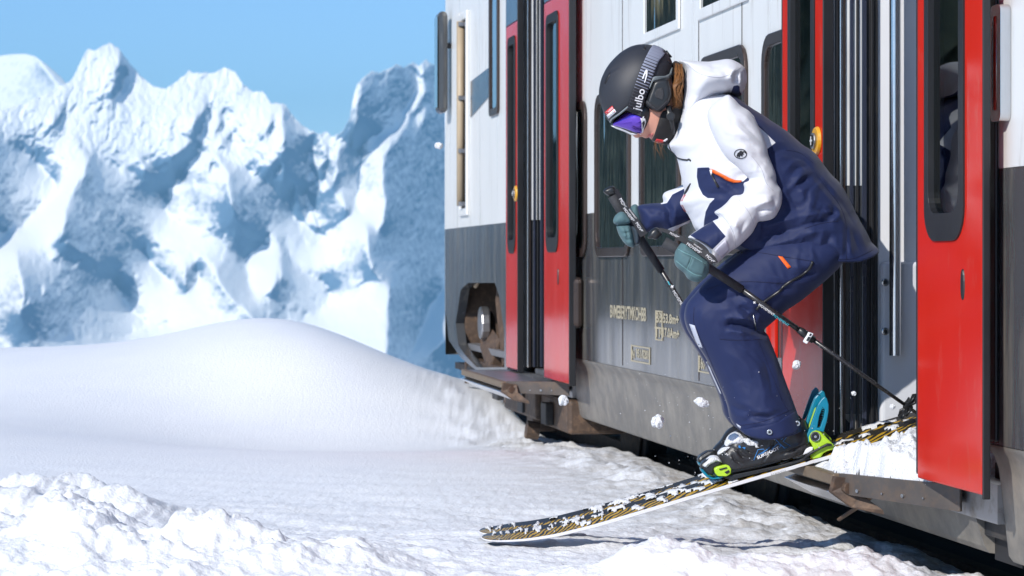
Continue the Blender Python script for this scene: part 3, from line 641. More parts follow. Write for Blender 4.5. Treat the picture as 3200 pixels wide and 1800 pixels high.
# ------------------------------------------------------------------ wooded slope off to the left, mirrored in the train windows
wx_ = np.linspace(-260, -18, 90); wy_ = np.linspace(25, 330, 100); WX, WY = np.meshgrid(wx_, wy_)
def wood_h(x, y):
    d = -x-(5.0+.24*y)                   # metres left of a line running outside the picture's left edge
    return np.maximum(ground_base(x, y), -4-.06*np.maximum(y-60,0)*sstep(30,0,d))-1.2+np.clip(d, -5, 400)*.8*sstep(0, 25, d)+5*fbm2(x/40, y/40, 3, 700)*sstep(4, 30, d)
HILLM = mat('wooded_slope_soil', (.10, .085, .06), .9, var=.5, scale=.4, dirt=(.55, .56, .58), dirt_amt=.25)
hill = np_mesh('wooded_slope', np.stack([WX, WY, wood_h(WX, WY)], -1).reshape(-1, 3), grid_faces(100, 90), HILLM); tag(hill, kind='structure')
rg = np.random.RandomState(5); V_, F_ = [], []; nb = 0
for i in range(1300):
    y = rg.uniform(30, 320); d = 4+rg.rand()**1.5*110; x = -(5.0+.24*y)-d; h = rg.uniform(11, 20); r0 = h*.17; z = float(wood_h(np.array([x]), np.array([y]))[0])-.3
    for k in range(4):                   # tiers of drooping branches
        zb = z+h*(.12+.2*k); zt = z+h*(.12+.2*k+.36 if k < 3 else 1.0); rr_ = r0*(1-.21*k); a0 = rg.rand()*6
        ringv = [(x+rr_*(1+.25*((j % 2)*2-1))*math.cos(a0+j*math.pi/5), y+rr_*(1+.25*((j % 2)*2-1))*math.sin(a0+j*math.pi/5), zb-(.06*h if j % 2 else 0)) for j in range(10)]
        V_ += ringv+[(x, y, zt)]; F_ += [(nb+j, nb+(j+1) % 10, nb+10) for j in range(10)]; nb += 11
CONIF = mat('conifer_needles', (.12, .13, .075), .85, var=.7, scale=.25, dirt=(.45, .36, .19), dirt_amt=.5)
wood = np_mesh('conifer_wood', V_, F_, CONIF, None, False); tag(wood, 'dark conifer wood on the slope left of the track', 'forest', kind='stuff')

# ------------------------------------------------------------------ the skier
def zoom(ox, oy, k): return lambda pts: [(ox+x*k, oy+y*k) for x, y in pts]
ZA = zoom(1800, 100, .5522); ZC = zoom(2050, 450, .31056); ZBh = zoom(2050, 150, .24155); ZTr = zoom(2100, 750, .44865)
ZH = zoom(1850, 120, .2761); ZM = zoom(1880, 570, .22777); ZBt = zoom(2150, 1200, .24155)
def smooth_poly(p, n=4):                 # closed Catmull-Rom
    p = np.asarray(p, float); out = []
    for i in range(len(p)):
        a, b_, c, d_ = p[i-1], p[i], p[(i+1) % len(p)], p[(i+2) % len(p)]
        for t in np.arange(n)/n:
            out.append(.5*((2*b_)+(-a+c)*t+(2*a-5*b_+4*c-d_)*t*t+(-a+3*b_-3*c+d_)*t**3))
    return np.array(out)
def to_xz(p, Y): p = np.asarray(p, float); return np.stack([(p[:, 0]-1600)/F*Y, H+(YC-p[:, 1])/F*Y], 1)
def to_px(V): return 1600+V[:, 0]/V[:, 1]*F, YC-(V[:, 2]-H)/V[:, 1]*F
def gblur(a, s):
    r = max(1, int(s*3)); k = np.exp(-.5*(np.arange(-r, r+1)/s)**2); k /= k.sum()
    for ax in (0, 1):
        pad = [(0, 0), (0, 0)]; pad[ax] = (r, r); b_ = np.pad(a, pad, mode='edge')
        a = sum(k[i]*np.take(b_, np.arange(i, i+a.shape[ax]), ax) for i in range(2*r+1))
    return a
def surface_nets(f, org, h):
    nx, ny, nz = f.shape; ins = f < 0
    c = [ins[i:nx-1+i, j:ny-1+j, k:nz-1+k] for i in (0, 1) for j in (0, 1) for k in (0, 1)]
    cnt = sum(x.astype(np.int8) for x in c); act = (cnt > 0) & (cnt < 8)
    I, J, K_ = np.nonzero(act); idx = np.full(act.shape, -1, np.int64); idx[I, J, K_] = np.arange(len(I))
    off = [(i, j, k) for i in (0, 1) for j in (0, 1) for k in (0, 1)]
    val = np.stack([f[I+i, J+j, K_+k] for i, j, k in off], 1)
    acc = np.zeros((len(I), 3)); num = np.zeros(len(I))
    for a in range(8):
        for b_ in range(a+1, 8):
            if sum(abs(off[a][t]-off[b_][t]) for t in range(3)) != 1: continue
            m = (val[:, a] < 0) != (val[:, b_] < 0)
            t = np.where(m, val[:, a]/(val[:, a]-val[:, b_]+1e-30), 0)[:, None]
            p = np.array(off[a])+(np.array(off[b_])-np.array(off[a]))*t
            acc += p*m[:, None]; num += m
    V = (np.stack([I, J, K_], 1)+acc/num[:, None])*h+np.array(org)
    fs = []
    for ax in range(3):
        sl0 = [slice(None)]*3; sl1 = [slice(None)]*3; sl0[ax] = slice(0, -1); sl1[ax] = slice(1, None)
        ch = ins[tuple(sl0)] != ins[tuple(sl1)]; E = np.nonzero(ch); E = np.stack(E, 1)
        o1, o2 = [q for q in range(3) if q != ax]
        ok = (E[:, o1] > 0) & (E[:, o2] > 0) & (E[:, o1] < f.shape[o1]-1) & (E[:, o2] < f.shape[o2]-1); E = E[ok]
        def cell(d1, d2): q = E.copy(); q[:, o1] -= d1; q[:, o2] -= d2; return idx[q[:, 0], q[:, 1], q[:, 2]]
        quad = np.stack([cell(1, 1), cell(0, 1), cell(0, 0), cell(1, 0)], 1)
        flip = ins[E[:, 0], E[:, 1], E[:, 2]]
        if ax == 1: flip = ~flip
        quad[~flip] = quad[~flip][:, ::-1]; fs.append(quad)
    return V, np.concatenate(fs)
def crease_field(xz, creases):           # sewn or pulled folds: (polyline px, width m, depth m) at distance Y
    X, Z = xz; D = np.zeros_like(X)
    for line, w, a, Y in creases:
        L = to_xz(line, Y); d2 = np.full(X.shape, 1e9); tt = np.zeros_like(X); n = len(L)-1
        for i in range(n):
            e = L[i+1]-L[i]; t = np.clip(((X-L[i, 0])*e[0]+(Z-L[i, 1])*e[1])/(e@e+1e-12), 0, 1)
            q = (X-L[i, 0]-e[0]*t)**2+(Z-L[i, 1]-e[1]*t)**2; m = q < d2; d2 = np.where(m, q, d2); tt = np.where(m, (i+t)/n, tt)
        d = np.sqrt(d2); fade = np.sin(np.clip(tt, 0, 1)*np.pi*.92+.12)
        D += 1.5*fade*a*(-np.exp(-(d/(.9*w)))+.70*np.exp(-np.abs(d-1.7*w)/(.9*w)))
    return D
def pillow(name, parts, h, matl, parent, disp=None, creases=(), k=.006, pad=.03, blur=.012, attrs=None, cut=None):
    """closed soft body from side outlines: parts = (outline px, Y centre, half depth, rounding[, centre fn])"""
    polys = [to_xz(smooth_poly(p[0]), p[1]) for p in parts]
    x0 = min(q[:, 0].min() for q in polys)-pad; x1 = max(q[:, 0].max() for q in polys)+pad
    z0 = min(q[:, 1].min() for q in polys)-pad; z1 = max(q[:, 1].max() for q in polys)+pad
    y0 = min(p[1]-p[2]-abs(p[4][2] if len(p) > 4 else 0) for p in parts)-pad; y1 = max(p[1]+p[2]+abs(p[4][2] if len(p) > 4 else 0) for p in parts)+pad
    xs = np.arange(x0, x1, h); ys = np.arange(y0, y1, h); zs = np.arange(z0, z1, h)
    X, Z = np.meshgrid(xs, zs, indexing='ij'); f = None
    D = np.zeros_like(X)
    if disp is not None: D = D+disp(X, Z)
    if creases: D = D+crease_field((X, Z), creases)
    for p, q in zip(parts, polys):
        d = -poly_sd(X, Z, q); di = np.clip(d, 0, None); db = gblur(di, blur/h); w = sstep(0, .03, d); d = np.where(d > 0, d*(1-w)+db*w, d)
        qq = 1-np.minimum(d/p[3], 1); yc = p[1]
        if len(p) > 4: yc = p[1]+np.clip((X*p[4][0]+Z*p[4][1])-p[4][3], -1, 1)*p[4][2]
        yc = np.asarray(yc)+0*X
        g = p[3]*(np.sqrt(qq[:, None, :]**2+((ys[None, :, None]-yc[:, None, :])/p[2])**2)-1)
        g = g-D[:, None, :]*np.clip(1.15-qq[:, None, :], 0, 1)*(p[3]/p[2] if p[3] < p[2] else 1)
        if f is None: f = g
        else:
            hh = np.clip(.5+.5*(f-g)/k, 0, 1); f = f*(1-hh)+g*hh-k*hh*(1-hh)
    if cut is not None:                  # trimmed to an outline: open hems, rims and edges
        c_ = poly_sd(X, Z, to_xz(smooth_poly(cut[0]), cut[1]))[:, None, :]; kk = cut[2] if len(cut) > 2 else .004
        hh = np.clip(.5-.5*(f-c_)/kk, 0, 1); f = f*(1-hh)+c_*hh+kk*hh*(1-hh)
    V, Fc = surface_nets(f, (x0, y0, z0), h)
    o = np_mesh(name, V, Fc, matl, parent)
    if attrs:
        px, py = to_px(V)
        for an, fn in attrs.items(): add_attr(o, an, fn(px, py, V))
    return o
def ellipse_px(cx, cy, a, b_, n=24, rot=0):
    return [(cx+a*math.cos(t)*math.cos(rot)-b_*math.sin(t)*math.sin(rot), cy+a*math.cos(t)*math.sin(rot)+b_*math.sin(t)*math.cos(rot)) for t in np.linspace(0, 2*math.pi, n, endpoint=False)]
from mathutils.bvhtree import BVHTree
def bvh_of(objs):
    vs, fs = [], []
    for o in objs:
        b0 = len(vs); vs += [tuple(v.co) for v in o.data.vertices]; fs += [tuple(b0+i for i in p.vertices) for p in o.data.polygons]
    return BVHTree.FromPolygons(vs, fs)
EYE = Vector((0, 0, H))
def hit(bvh, px, py, off=0.0, guess=8.0):
    d = Vector(((px-1600)/F, 1, (YC-py)/F)).normalized(); r = bvh.ray_cast(EYE, d)
    if r[0] is None:
        n = bvh.find_nearest(P(px, py, guess)); return n[0]+Vector((0, -off, 0))
    return r[0]-d*off
def drape(name, poly, bvh, off, matl, parent, g=7, attr=None, cull=.045):
    """thin cloth or print lying on a surface, outlined in px"""
    poly = [Vector(p) for p in poly]; B = []
    for i, a in enumerate(poly):
        c = poly[(i+1) % len(poly)]; n = max(1, int((c-a).length/g)); B += [a.lerp(c, t/n) for t in range(n)]
    ar = np.array([(p.x, p.y) for p in B]); gxs = np.arange(ar[:, 0].min(), ar[:, 0].max(), g); gys = np.arange(ar[:, 1].min(), ar[:, 1].max(), g)
    A_, B_ = np.meshgrid(gxs, gys); A_ = A_.ravel(); B_ = B_.ravel(); sd = poly_sd(A_, B_, ar); I = np.nonzero(sd < -.45*g)[0]
    pts = B+[Vector((A_[i], B_[i])) for i in I]; n = len(B)
    r = geometry.delaunay_2d_cdt(pts, [(i, (i+1) % n) for i in range(n)], [], 1, 1e-4)
    V = [hit(bvh, p.x, p.y, off) for p in r[0]]
    tris = [t for t in r[2] if max(V[i].y for i in t)-min(V[i].y for i in t) < cull]
    me = bpy.data.meshes.new(name); me.from_pydata([tuple(v) for v in V], [], [tuple(t) for t in tris]); me.update()
    o = link_mesh(name, me, matl, parent, True)
    if attr: add_attr(o, attr[0], [attr[1](p.x, p.y) for p in r[0]])
    m = o.modifiers.new('thick', 'SOLIDIFY'); m.thickness = min(off*.9, .002); m.offset = 0
    return o
def text_drape(body, px, py, ang, size, bvh, off, matl, parent, name='lettering', bold=.0, space=1., shear=0, sx=1., guess=8.0):
    me = text_mesh(body, size, space=space, bold=bold*size, shear=shear)
    bm = bmesh.new(); bm.from_mesh(me)
    for _ in range(2): bmesh.ops.subdivide_edges(bm, edges=[e for e in bm.edges if e.calc_length() > size*.22], cuts=1)
    bmesh.ops.triangulate(bm, faces=bm.faces); bm.to_mesh(me); bm.free()
    ca, sa = math.cos(ang), math.sin(ang)
    for v in me.vertices:
        x, y = v.co.x*sx, -v.co.y; q = (px+x*ca-y*sa, py+x*sa+y*ca)
        v.co = hit(bvh, q[0], q[1], off, guess) if bvh else P(q[0], q[1], guess)
    me.update(); return link_mesh(name, me, matl, parent)
def plate(name, poly, Y, th, matl, parent, bevel=.003, smooth=False, tilt=(0, 0)):
    """slab of real thickness standing parallel to the skier's side, outlined in px at distance Y"""
    pts = [P(x, y, Y) for x, y in (smooth_poly(poly, 3) if smooth else poly)]
    return MB().prism(pts, (0, th, 0)).build(name, matl, parent, bevel=bevel)
def ptube(name, pts, r, matl, parent, n=10, smooth=True, flat=None):
    return MB().tube([P(*p) for p in pts], r, n, flat=flat).build(name, matl, parent, smooth=smooth)

# cloth materials ----------------------------------------------------------
def cloth(name, a_col, b_col=None, attr=None, rough=.62, bump=.25):
    m, nn, ll, b = mat_new(name); tc = N(nn, 'ShaderNodeTexCoord')
    n1 = N(nn, 'ShaderNodeTexNoise'); n1.inputs['Scale'].default_value = 7; n1.inputs['Detail'].default_value = 6; ll.new(tc.outputs['Object'], n1.inputs['Vector'])
    rr = N(nn, 'ShaderNodeMapRange'); rr.inputs['To Min'].default_value = .90; rr.inputs['To Max'].default_value = 1.08; ll.new(n1.outputs['Fac'], rr.inputs['Value'])
    col = N(nn, 'ShaderNodeMix', data_type='RGBA'); col.inputs['A'].default_value = (*a_col, 1); col.inputs['B'].default_value = (*(b_col or a_col), 1)
    if attr:
        at = N(nn, 'ShaderNodeAttribute'); at.attribute_name = attr
        r2 = N(nn, 'ShaderNodeMapRange'); r2.inputs['From Min'].default_value = -.6; r2.inputs['From Max'].default_value = .6
        ll.new(at.outputs['Fac'], r2.inputs['Value']); ll.new(r2.outputs[0], col.inputs['Factor'])
    else: col.inputs['Factor'].default_value = 0
    hs = N(nn, 'ShaderNodeMix', data_type='RGBA', blend_type='MULTIPLY'); hs.inputs['Factor'].default_value = 1
    cb = N(nn, 'ShaderNodeCombineColor'); [ll.new(rr.outputs[0], cb.inputs[i]) for i in range(3)]
    ll.new(col.outputs['Result'], hs.inputs['A']); ll.new(cb.outputs[0], hs.inputs['B']); ll.new(hs.outputs['Result'], b.inputs['Base Color'])
    b.inputs['Roughness'].default_value = rough; b.inputs['Specular IOR Level'].default_value = .25
    b.inputs['Sheen Weight'].default_value = .08
    n3 = N(nn, 'ShaderNodeTexNoise'); n3.noise_type = 'RIDGED_MULTIFRACTAL'; n3.inputs['Scale'].default_value = 13; n3.inputs['Detail'].default_value = 5; n3.inputs['Distortion'].default_value = .6; ll.new(tc.outputs['Object'], n3.inputs['Vector'])
    bp = N(nn, 'ShaderNodeBump'); bp.inputs['Strength'].default_value = bump; bp.inputs['Distance'].default_value = .006
    ll.new(n3.outputs['Fac'], bp.inputs['Height']); ll.new(bp.outputs[0], b.inputs['Normal'])
    return m
C_NAVY, C_WHITE = (.013, .022, .078), (.67, .68, .72)
JACKET = cloth('shell_jacket_cloth', C_NAVY, C_WHITE, 'white')
PANTS = cloth('shell_trouser_cloth', C_NAVY); WHITEC = cloth('white_shell_cloth', C_WHITE); NAVYC = cloth('navy_shell_cloth', C_NAVY)
TEAL = cloth('teal_mitten_cloth', (.080, .150, .165), bump=.5); TEAL_D = cloth('dark_mitten_palm', (.03, .045, .06)); VELCRO = cloth('grey_velcro', (.62, .62, .72), bump=.8)
REFL = cloth('reflective_tape', (.50, .53, .62)); ORANGE = mat('orange_zip_tape', (.85, .13, .01), .5, var=.05)
SKIN = mat('warm_skin', (.62, .30, .215), .5, var=.10, scale=30, bump=.05, bscale=200); LIPS = mat('lips', (.55, .16, .14), .4)  # skin: one warm tone, mottled at random
HELM = mat('matt_black_helmet', (.022, .024, .032), .55, var=.12, scale=5, bump=.03, bscale=300, rvar=.05)
PLAST = mat('black_plastic', (.016, .017, .019), .34, var=.25, scale=20); FOAM = mat('black_foam', (.03, .031, .036), .75, var=.3, scale=60, bump=.4, bscale=260)
TRIMG = mat('helmet_trim_grey', (.20, .235, .25), .5); LENSP = mat('purple_mirror_lens', (.16, .06, .62), .07, metal=.85, var=.35, scale=9, coat=1)
PRINTW = mat('white_print', (.82, .82, .84), .5, var=.02); PRINTB = mat('black_print', (.012, .012, .016), .5); PRINTBL = mat('blue_print', (.03, .20, .52), .5); PRINTR = mat('red_print', (.62, .03, .03), .5); PRINTC = mat('cyan_print', (.05, .45, .55), .5)
BINDT = mat('teal_binding', (.0, .19, .30), .32, var=.15, scale=12); BINDL = mat('lime_binding', (.42, .66, .03), .32, var=.12, scale=14)
HAIRM = mat('brown_hair', (.20, .085, .025), .45, var=.5, scale=40); HAIRD = mat('dark_hair', (.035, .02, .012), .6, var=.5, scale=60)
STRAPM = mat('patterned_strap', (.014, .014, .018), .6, var=.3, scale=80); CARBON = mat('carbon_shaft', (.02, .018, .02), .28, var=.6, scale=90, dirt=(.5, .5, .5), dirt_amt=.02)
SNOWC = snow_mat('clinging_snow', grain=220, bump=.8)

person = empty('person', P(2400, 1450, 8.0)); tag(person, 'skier in white and navy suit crouching out of the train door', 'person')
class _Par: pass
PARENT_INV = person.matrix_world.copy()
def own(o):                              # keep world coordinates under the skier's root
    o.parent = person; o.matrix_parent_inverse = Matrix.Translation(-Vector(person.location)); return o
YS, YN, YF = 8.0, 7.80, 8.20             # mid-plane, near arm, far arm
def folds(amp, sx, sz, seed, rot=0.):
    c, s = math.cos(rot), math.sin(rot)
    def fn(X, Z):
        u = (X*c+Z*s); v = (-X*s+Z*c)
        u2 = u+.035*fbm2(u*8, v*8, 3, seed+3); v2 = v+.035*fbm2(u*8+4, v*8, 3, seed+5)
        m = sstep(-.35, .45, perlin2(u*6, v*6, seed+8)+.15)
        r = .62-np.abs(perlin2(u2/sx, v2/sz, seed))*2.0
        q = .5-np.abs(perlin2(u2/(sx*.42)+3, v2/(sz*.5), seed+30))*1.8
        g = .4-np.abs(perlin2(u2*34+v2*9, v2*26, seed+50))*1.6
        return amp*(1.15*r*m+.62*q*(.15+.85*m)+.07*g)
    return fn
# --- body (one continuous figure inside the clothes; only the face shows)
head = ZH([(330, 900), (415, 1040), (455, 1085), (470, 1112), (505, 1128), (540, 1120), (556, 1104), (580, 1122), (606, 1134), (630, 1128), (646, 1112), (662, 1142), (684, 1152), (700, 1172), (760, 1190), (830, 1165), (880, 1060), (960, 930), (1000, 760), (960, 560), (900, 400), (820, 200), (640, 110), (420, 160), (240, 320), (190, 560), (230, 780)])
torso_in = [(2150, 330), (2260, 320), (2420, 430), (2540, 520), (2620, 640), (2640, 740), (2560, 790), (2440, 760), (2330, 690), (2230, 600), (2170, 480)]
arm_in = [(2230, 360), (2330, 400), (2385, 520), (2410, 620), (2360, 670), (2300, 722), (2262, 735), (2250, 715), (2280, 680), (2340, 610), (2290, 520), (2230, 440)]
leg_in = ZTr([(1080, 60), (980, 230), (760, 420), (620, 560), (560, 640), (640, 760), (760, 1060), (800, 1240), (640, 1300), (520, 1200), (420, 940), (240, 640), (180, 500), (260, 380), (500, 170), (800, 20)])
body = pillow('body', [(head, YS, .069, .075), (torso_in, YS, .15, .13), (arm_in, YN+.03, .03, .03), (ZA([(620, 900), (540, 950), (400, 1010), (400, 1080), (520, 1060), (640, 1020), (700, 960)]), YF, .04, .035), (leg_in, 7.885, .065, .08), (leg_in, 8.115, .065, .08)], .007, SKIN, None, k=.03, pad=.02, blur=.006)
own(body)
lip = drape('lips', ZH([(618, 1126), (640, 1090), (692, 1072), (690, 1098), (664, 1144), (648, 1120)]), bvh_of([body]), .0015, LIPS, body, 4)
# --- trousers
leg = ZTr([(1195, 150), (1100, 255), (1000, 340), (900, 420), (780, 505), (700, 572), (640, 625), (665, 660), (690, 720), (740, 845), (790, 985), (845, 1130), (880, 1180), (925, 1285), (860, 1322), (780, 1345), (700, 1362), (590, 1368), (500, 1345), (440, 1300), (392, 1235), (378, 1160), (350, 1080), (300, 965), (240, 845), (170, 735), (108, 640), (80, 560), (80, 490), (100, 430), (150, 370), (200, 312), (262, 252), (400, 130), (520, 50), (700, -40), (1000, -60), (1200, 20)])
kn = lambda pts: ZTr(pts)
tc_ = [(kn([(345, 592), (400, 580), (480, 592), (560, 612), (625, 632)]), .012, .020, 7.88), (kn([(520, 650), (600, 640), (660, 650)]), .012, .012, 7.88), (kn([(555, 500), (540, 540), (560, 580)]), .010, .010, 7.88),
       (kn([(430, 440), (500, 490), (530, 540)]), .012, .010, 7.88), (kn([(190, 380), (250, 330), (330, 310)]), .016, .007, 7.88), (kn([(560, 760), (640, 860), (660, 960), (680, 1060)]), .016, .008, 7.88), (kn([(380, 1130), (450, 1170), (560, 1200)]), .012, .008, 7.88),
       (kn([(160, 470), (155, 560), (190, 640)]), .010, .006, 7.88), (kn([(350, 680), (500, 760), (600, 860)]), .02, .006, 7.88), (kn([(800, 250), (900, 240), (1020, 220)]), .014, .006, 7.88), (kn([(640, 300), (760, 330), (860, 350)]), .014, .005, 7.88), (kn([(480, 1260), (540, 1215), (640, 1225), (760, 1190)]), .010, .008, 7.88),
       (kn([(420, 860), (460, 960), (520, 1060)]), .018, .005, 7.88), (kn([(260, 420), (400, 400), (520, 330)]), .018, .006, 7.88)]
fleg = [(x-14, y+6) for x, y in leg]
def low(poly, y0, dy): return [(x+(dy*.28 if y > y0 else 0), y+(dy if y > y0 else 0)) for x, y in poly]
trousers = own(pillow('trousers', [(low(leg, 1265, 90), 7.88, .105, .105), (low(fleg, 1272, 90), 8.12, .105, .105)], .0048, PANTS, None, folds(.0050, .10, .22, 40, .6), tc_, k=.02, cut=(leg[:12]+[(x, y) for x, y in leg[12:]], 7.95)))
bt_ = bvh_of([trousers])
cuffp = kn([(472, 1312), (500, 1302), (600, 1280), (700, 1250), (790, 1210), (872, 1172), (905, 1225), (930, 1282), (860, 1325), (780, 1350), (700, 1370), (600, 1370), (500, 1348)])
cuff = pillow('trouser_cuff', [(low([(x, y) for x, y in leg], 1265, 90), 7.88, .111, .105)], .005, PANTS, trousers, folds(.003, .06, .2, 41, .3), cut=(cuffp, 7.88))
bcf = bvh_of([cuff, trousers])
for x, y in ((873, 1277), (679, 1338)):
    c0 = hit(bcf, *kn([(x, y)])[0], .001); sn = MB().tube([c0, c0+Vector((0, -.004, 0))], .0085, 16).build('press_stud', STEEL, trousers, bevel=.001); MB().tube([c0+Vector((0, -.004, 0)), c0+Vector((0, -.0055, 0))], .004, 10).build('stud_centre', BLACK, sn)
drape('reflective_stripe', kn([(120, 584), (158, 596), (190, 690), (232, 800), (280, 930), (345, 1075), (336, 1070), (268, 920), (211, 790), (164, 700)]), bt_, .0016, REFL, trousers, cull=.2)
drape('reflective_tab', kn([(415, 1272), (432, 1268), (480, 1300), (470, 1330), (440, 1328), (412, 1300)]), bt_, .0016, REFL, trousers)
zp = kn([(980, 150), (955, 200), (905, 245), (840, 280), (780, 320), (750, 355), (700, 390), (650, 425), (600, 470), (572, 510)])
MB().tube([hit(bt_, x, y, .002) for x, y in smooth_poly(zp+zp[::-1][1:-1], 3)[:26]], .0042, 6).build('thigh_zip', PLAST, trousers, smooth=True)
MB().tube([hit(bt_, *q, .004) for q in kn([(566, 520), (574, 560), (582, 625)])], .0025, 6).build('zip_pull', STEEL, trousers, smooth=True)
MB().tube([hit(bt_, *q, .004) for q in kn([(425, 98), (455, 90), (490, 88)])], .0035, 6).build('pocket_zip', PLAST, trousers, smooth=True)
drape('orange_tab', kn([(738, 112), (770, 116), (830, 188), (806, 200)]), bt_, .002, ORANGE, trousers, 6)
# --- jacket
front = ZC([(112, 22), (200, 120), (240, 262), (268, 400), (286, 480), (250, 560), (246, 610), (300, 685), (350, 762), (418, 866), (480, 860), (620, 920), (760, 1000), (900, 1072), (1200, 1118), (1600, 1178), (1800, 1190), (1960, 1188), (2100, 1150), (2206, 1088), (2180, 1005), (2120, 900), (2020, 722), (1920, 522), (1850, 400), (1740, 288), (1620, 120), (1540, 50)])
jk = front+[(2503, 450), (2460, 412), (2407, 376), (2330, 326), (2286, 296), (2200, 296), (2150, 310), (2120, 372), (2108, 420)]
WHITE_T = ZC([(875, 378), (790, 385), (700, 330), (550, 262), (530, 235), (415, 240), (410, 330), (430, 430), (470, 510), (520, 545), (592, 546), (540, 600), (500, 680), (484, 770), (478, 860), (420, 930), (0, 900), (-100, -900), (600, -700)])+ZBh([(900, 600), (1000, 650), (1090, 745), (1200, 812), (1265, 880), (1320, 1010), (1420, 1100), (1548, 1225), (1420, 1320), (1460, 1420)])
def wattr(poly): a = np.array(poly); return lambda px, py, V: -poly_sd(px, py, a)
jc = [(ZC(l), w, a, 7.82) for l, w, a in (
    ([(1340, 340), (1420, 250), (1560, 205)], .014, .012), ([(1380, 430), (1480, 380), (1570, 300)], .014, .010), ([(1280, 370), (1360, 540), (1440, 700)], .02, .008), ([(1760, 650), (1800, 690), (1700, 760)], .010, .012),
    ([(1560, 640), (1680, 680), (1760, 720)], .012, .008), ([(1440, 820), (1620, 790), (1820, 780)], .016, .012), ([(980, 1000), (1150, 920), (1320, 870), (1460, 830)], .018, .014), ([(1750, 900), (1720, 1000), (1760, 1100)], .014, .008), ([(1920, 800), (1915, 1000), (1910, 1170)], .008, .005),
    ([(1980, 860), (2020, 980), (2060, 1090)], .016, .008), ([(1600, 300), (1760, 480), (1880, 620)], .010, .006), ([(1150, 100), (1250, 60), (1330, 50)], .014, .008), ([(1360, 120), (1500, 160), (1600, 260)], .014, .008), ([(1850, 540), (1960, 700), (2020, 820)], .018, .009),
    ([(300, 670), (420, 620), (560, 560)], .014, .009), ([(380, 800), (440, 740), (500, 640)], .012, .008), ([(1650, 1060), (1800, 1120), (1900, 1130)], .014, .007), ([(430, 330), (470, 260), (520, 250)], .008, .006), ([(560, 300), (700, 390), (820, 480)], .012, .009), ([(460, 480), (560, 500), (720, 500)], .012, .008))]
jacket = own(pillow('jacket', [(jk[:9]+[(x+10, y+90) for x, y in jk[9:20]]+[(2790, 800)]+jk[20:], YS, .205, .17)], .0048, JACKET, None, folds(.0062, .10, .24, 60, -.75), jc, cut=(jk, YS), attrs={'white': wattr(WHITE_T)}))
slv = [(2267, 297), (2292, 307), (2313, 329), (2340, 346), (2357, 367), (2369, 392), (2385, 425), (2397, 462), (2400, 482), (2407, 500), (2423, 540), (2427, 571), (2441, 593), (2444, 611), (2440, 643), (2420, 681), (2389, 692), (2370, 694), (2361, 710), (2348, 732), (2317, 763), (2298, 777), (2283, 787), (2252, 815), (2233, 823), (2222, 806), (2222, 786), (2205, 766), (2176, 750), (2149, 742), (2171, 723), (2227, 690), (2246, 680), (2233, 667), (2233, 660), (2267, 636), (2289, 611), (2311, 608), (2321, 603), (2325, 587), (2322, 572), (2339, 560), (2310, 530), (2262, 485), (2222, 410), (2212, 345)]
CUFF_N = ZC([(342, 918), (568, 772), (702, 930), (568, 1062)])
sc_ = [(ZC(l), w, a, 7.75) for l, w, a in (
    ([(1000, 670), (1080, 660), (1180, 640)], .012, .014), ([(1010, 690), (1040, 740), (1060, 770)], .010, .010), ([(590, 670), (660, 640), (740, 620)], .009, .010), ([(640, 740), (690, 790), (660, 850)], .009, .012), ([(700, 800), (760, 880), (790, 980)], .010, .010), ([(880, 370), (960, 350), (1040, 330)], .012, .014),
    ([(890, 420), (980, 400), (1100, 400)], .014, .008), ([(850, 520), (960, 540), (1100, 520)], .016, .008), ([(1160, 520), (1190, 580), (1180, 660)], .012, .010), ([(760, 560), (800, 620), (820, 700)], .014, .006), ([(900, 760), (860, 860), (840, 960)], .014, .008), ([(1000, 820), (930, 900), (860, 990)], .010, .007), ([(950, 100), (1050, 160), (1140, 260)], .014, .006), ([(600, 60), (760, 160), (840, 260)], .018, .006))]
sc_ += [(ZBh([(960, 850), (1100, 960), (1250, 1110), (1350, 1210)]), .012, .009, 7.75), (ZBh([(880, 880), (1000, 1000), (1180, 1080)]), .012, .006, 7.75), (ZBh([(1080, 1180), (1200, 1240), (1320, 1330)]), .012, .006, 7.75)]
slx = slv[:24]+[(2222, 860), (2190, 850), (2150, 800), (2120, 770)]+slv[30:]
sleeve = pillow('sleeve', [(slx, YN, .085, .075)], .0042, JACKET, jacket, folds(.0055, .08, .18, 80, .5), sc_, cut=(slv, YN), attrs={'white': lambda px, py, V: poly_sd(px, py, np.array(CUFF_N))})
fsl = ZA([(640, 860), (560, 886), (505, 906), (490, 930), (492, 965), (430, 970), (350, 986), (362, 1050), (384, 1132), (470, 1118), (520, 1140), (548, 1134), (600, 1096), (652, 1068), (700, 960)])
FARW = ZA([(480, 900), (640, 850), (640, 872), (545, 920), (515, 968), (480, 975)]); FARW2 = ZA([(470, 1150), (530, 1110), (600, 1085), (660, 1058), (660, 1080), (560, 1150)])
far_sleeve = pillow('sleeve', [(fsl, YF, .072, .062)], .0045, JACKET, jacket, folds(.006, .06, .12, 90, .2), [(ZA([(470, 960), (520, 1010), (530, 1080)]), .010, .010, YF), (ZA([(400, 1000), (460, 1040)]), .01, .004, YF)], attrs={'white': lambda px, py, V: np.maximum(-poly_sd(px, py, np.array(FARW)), -poly_sd(px, py, np.array(FARW2)))})
hoodp = ZBh([(290, 170), (420, 168), (640, 180), (760, 170), (930, 145), (1060, 195), (1140, 262), (1168, 345), (1165, 450), (1130, 560), (1075, 632), (980, 606), (900, 605), (740, 645), (640, 718), (555, 780), (525, 860), (508, 1000), (492, 1150), (470, 1300), (330, 1300), (230, 1335), (150, 1260), (190, 1200), (240, 1105), (290, 950), (310, 850), (325, 720), (345, 600), (350, 430), (368, 290)])
HOODN = ZBh([(960, 600), (1005, 490), (1060, 480), (1082, 500), (1085, 560), (1110, 600), (1075, 640)])
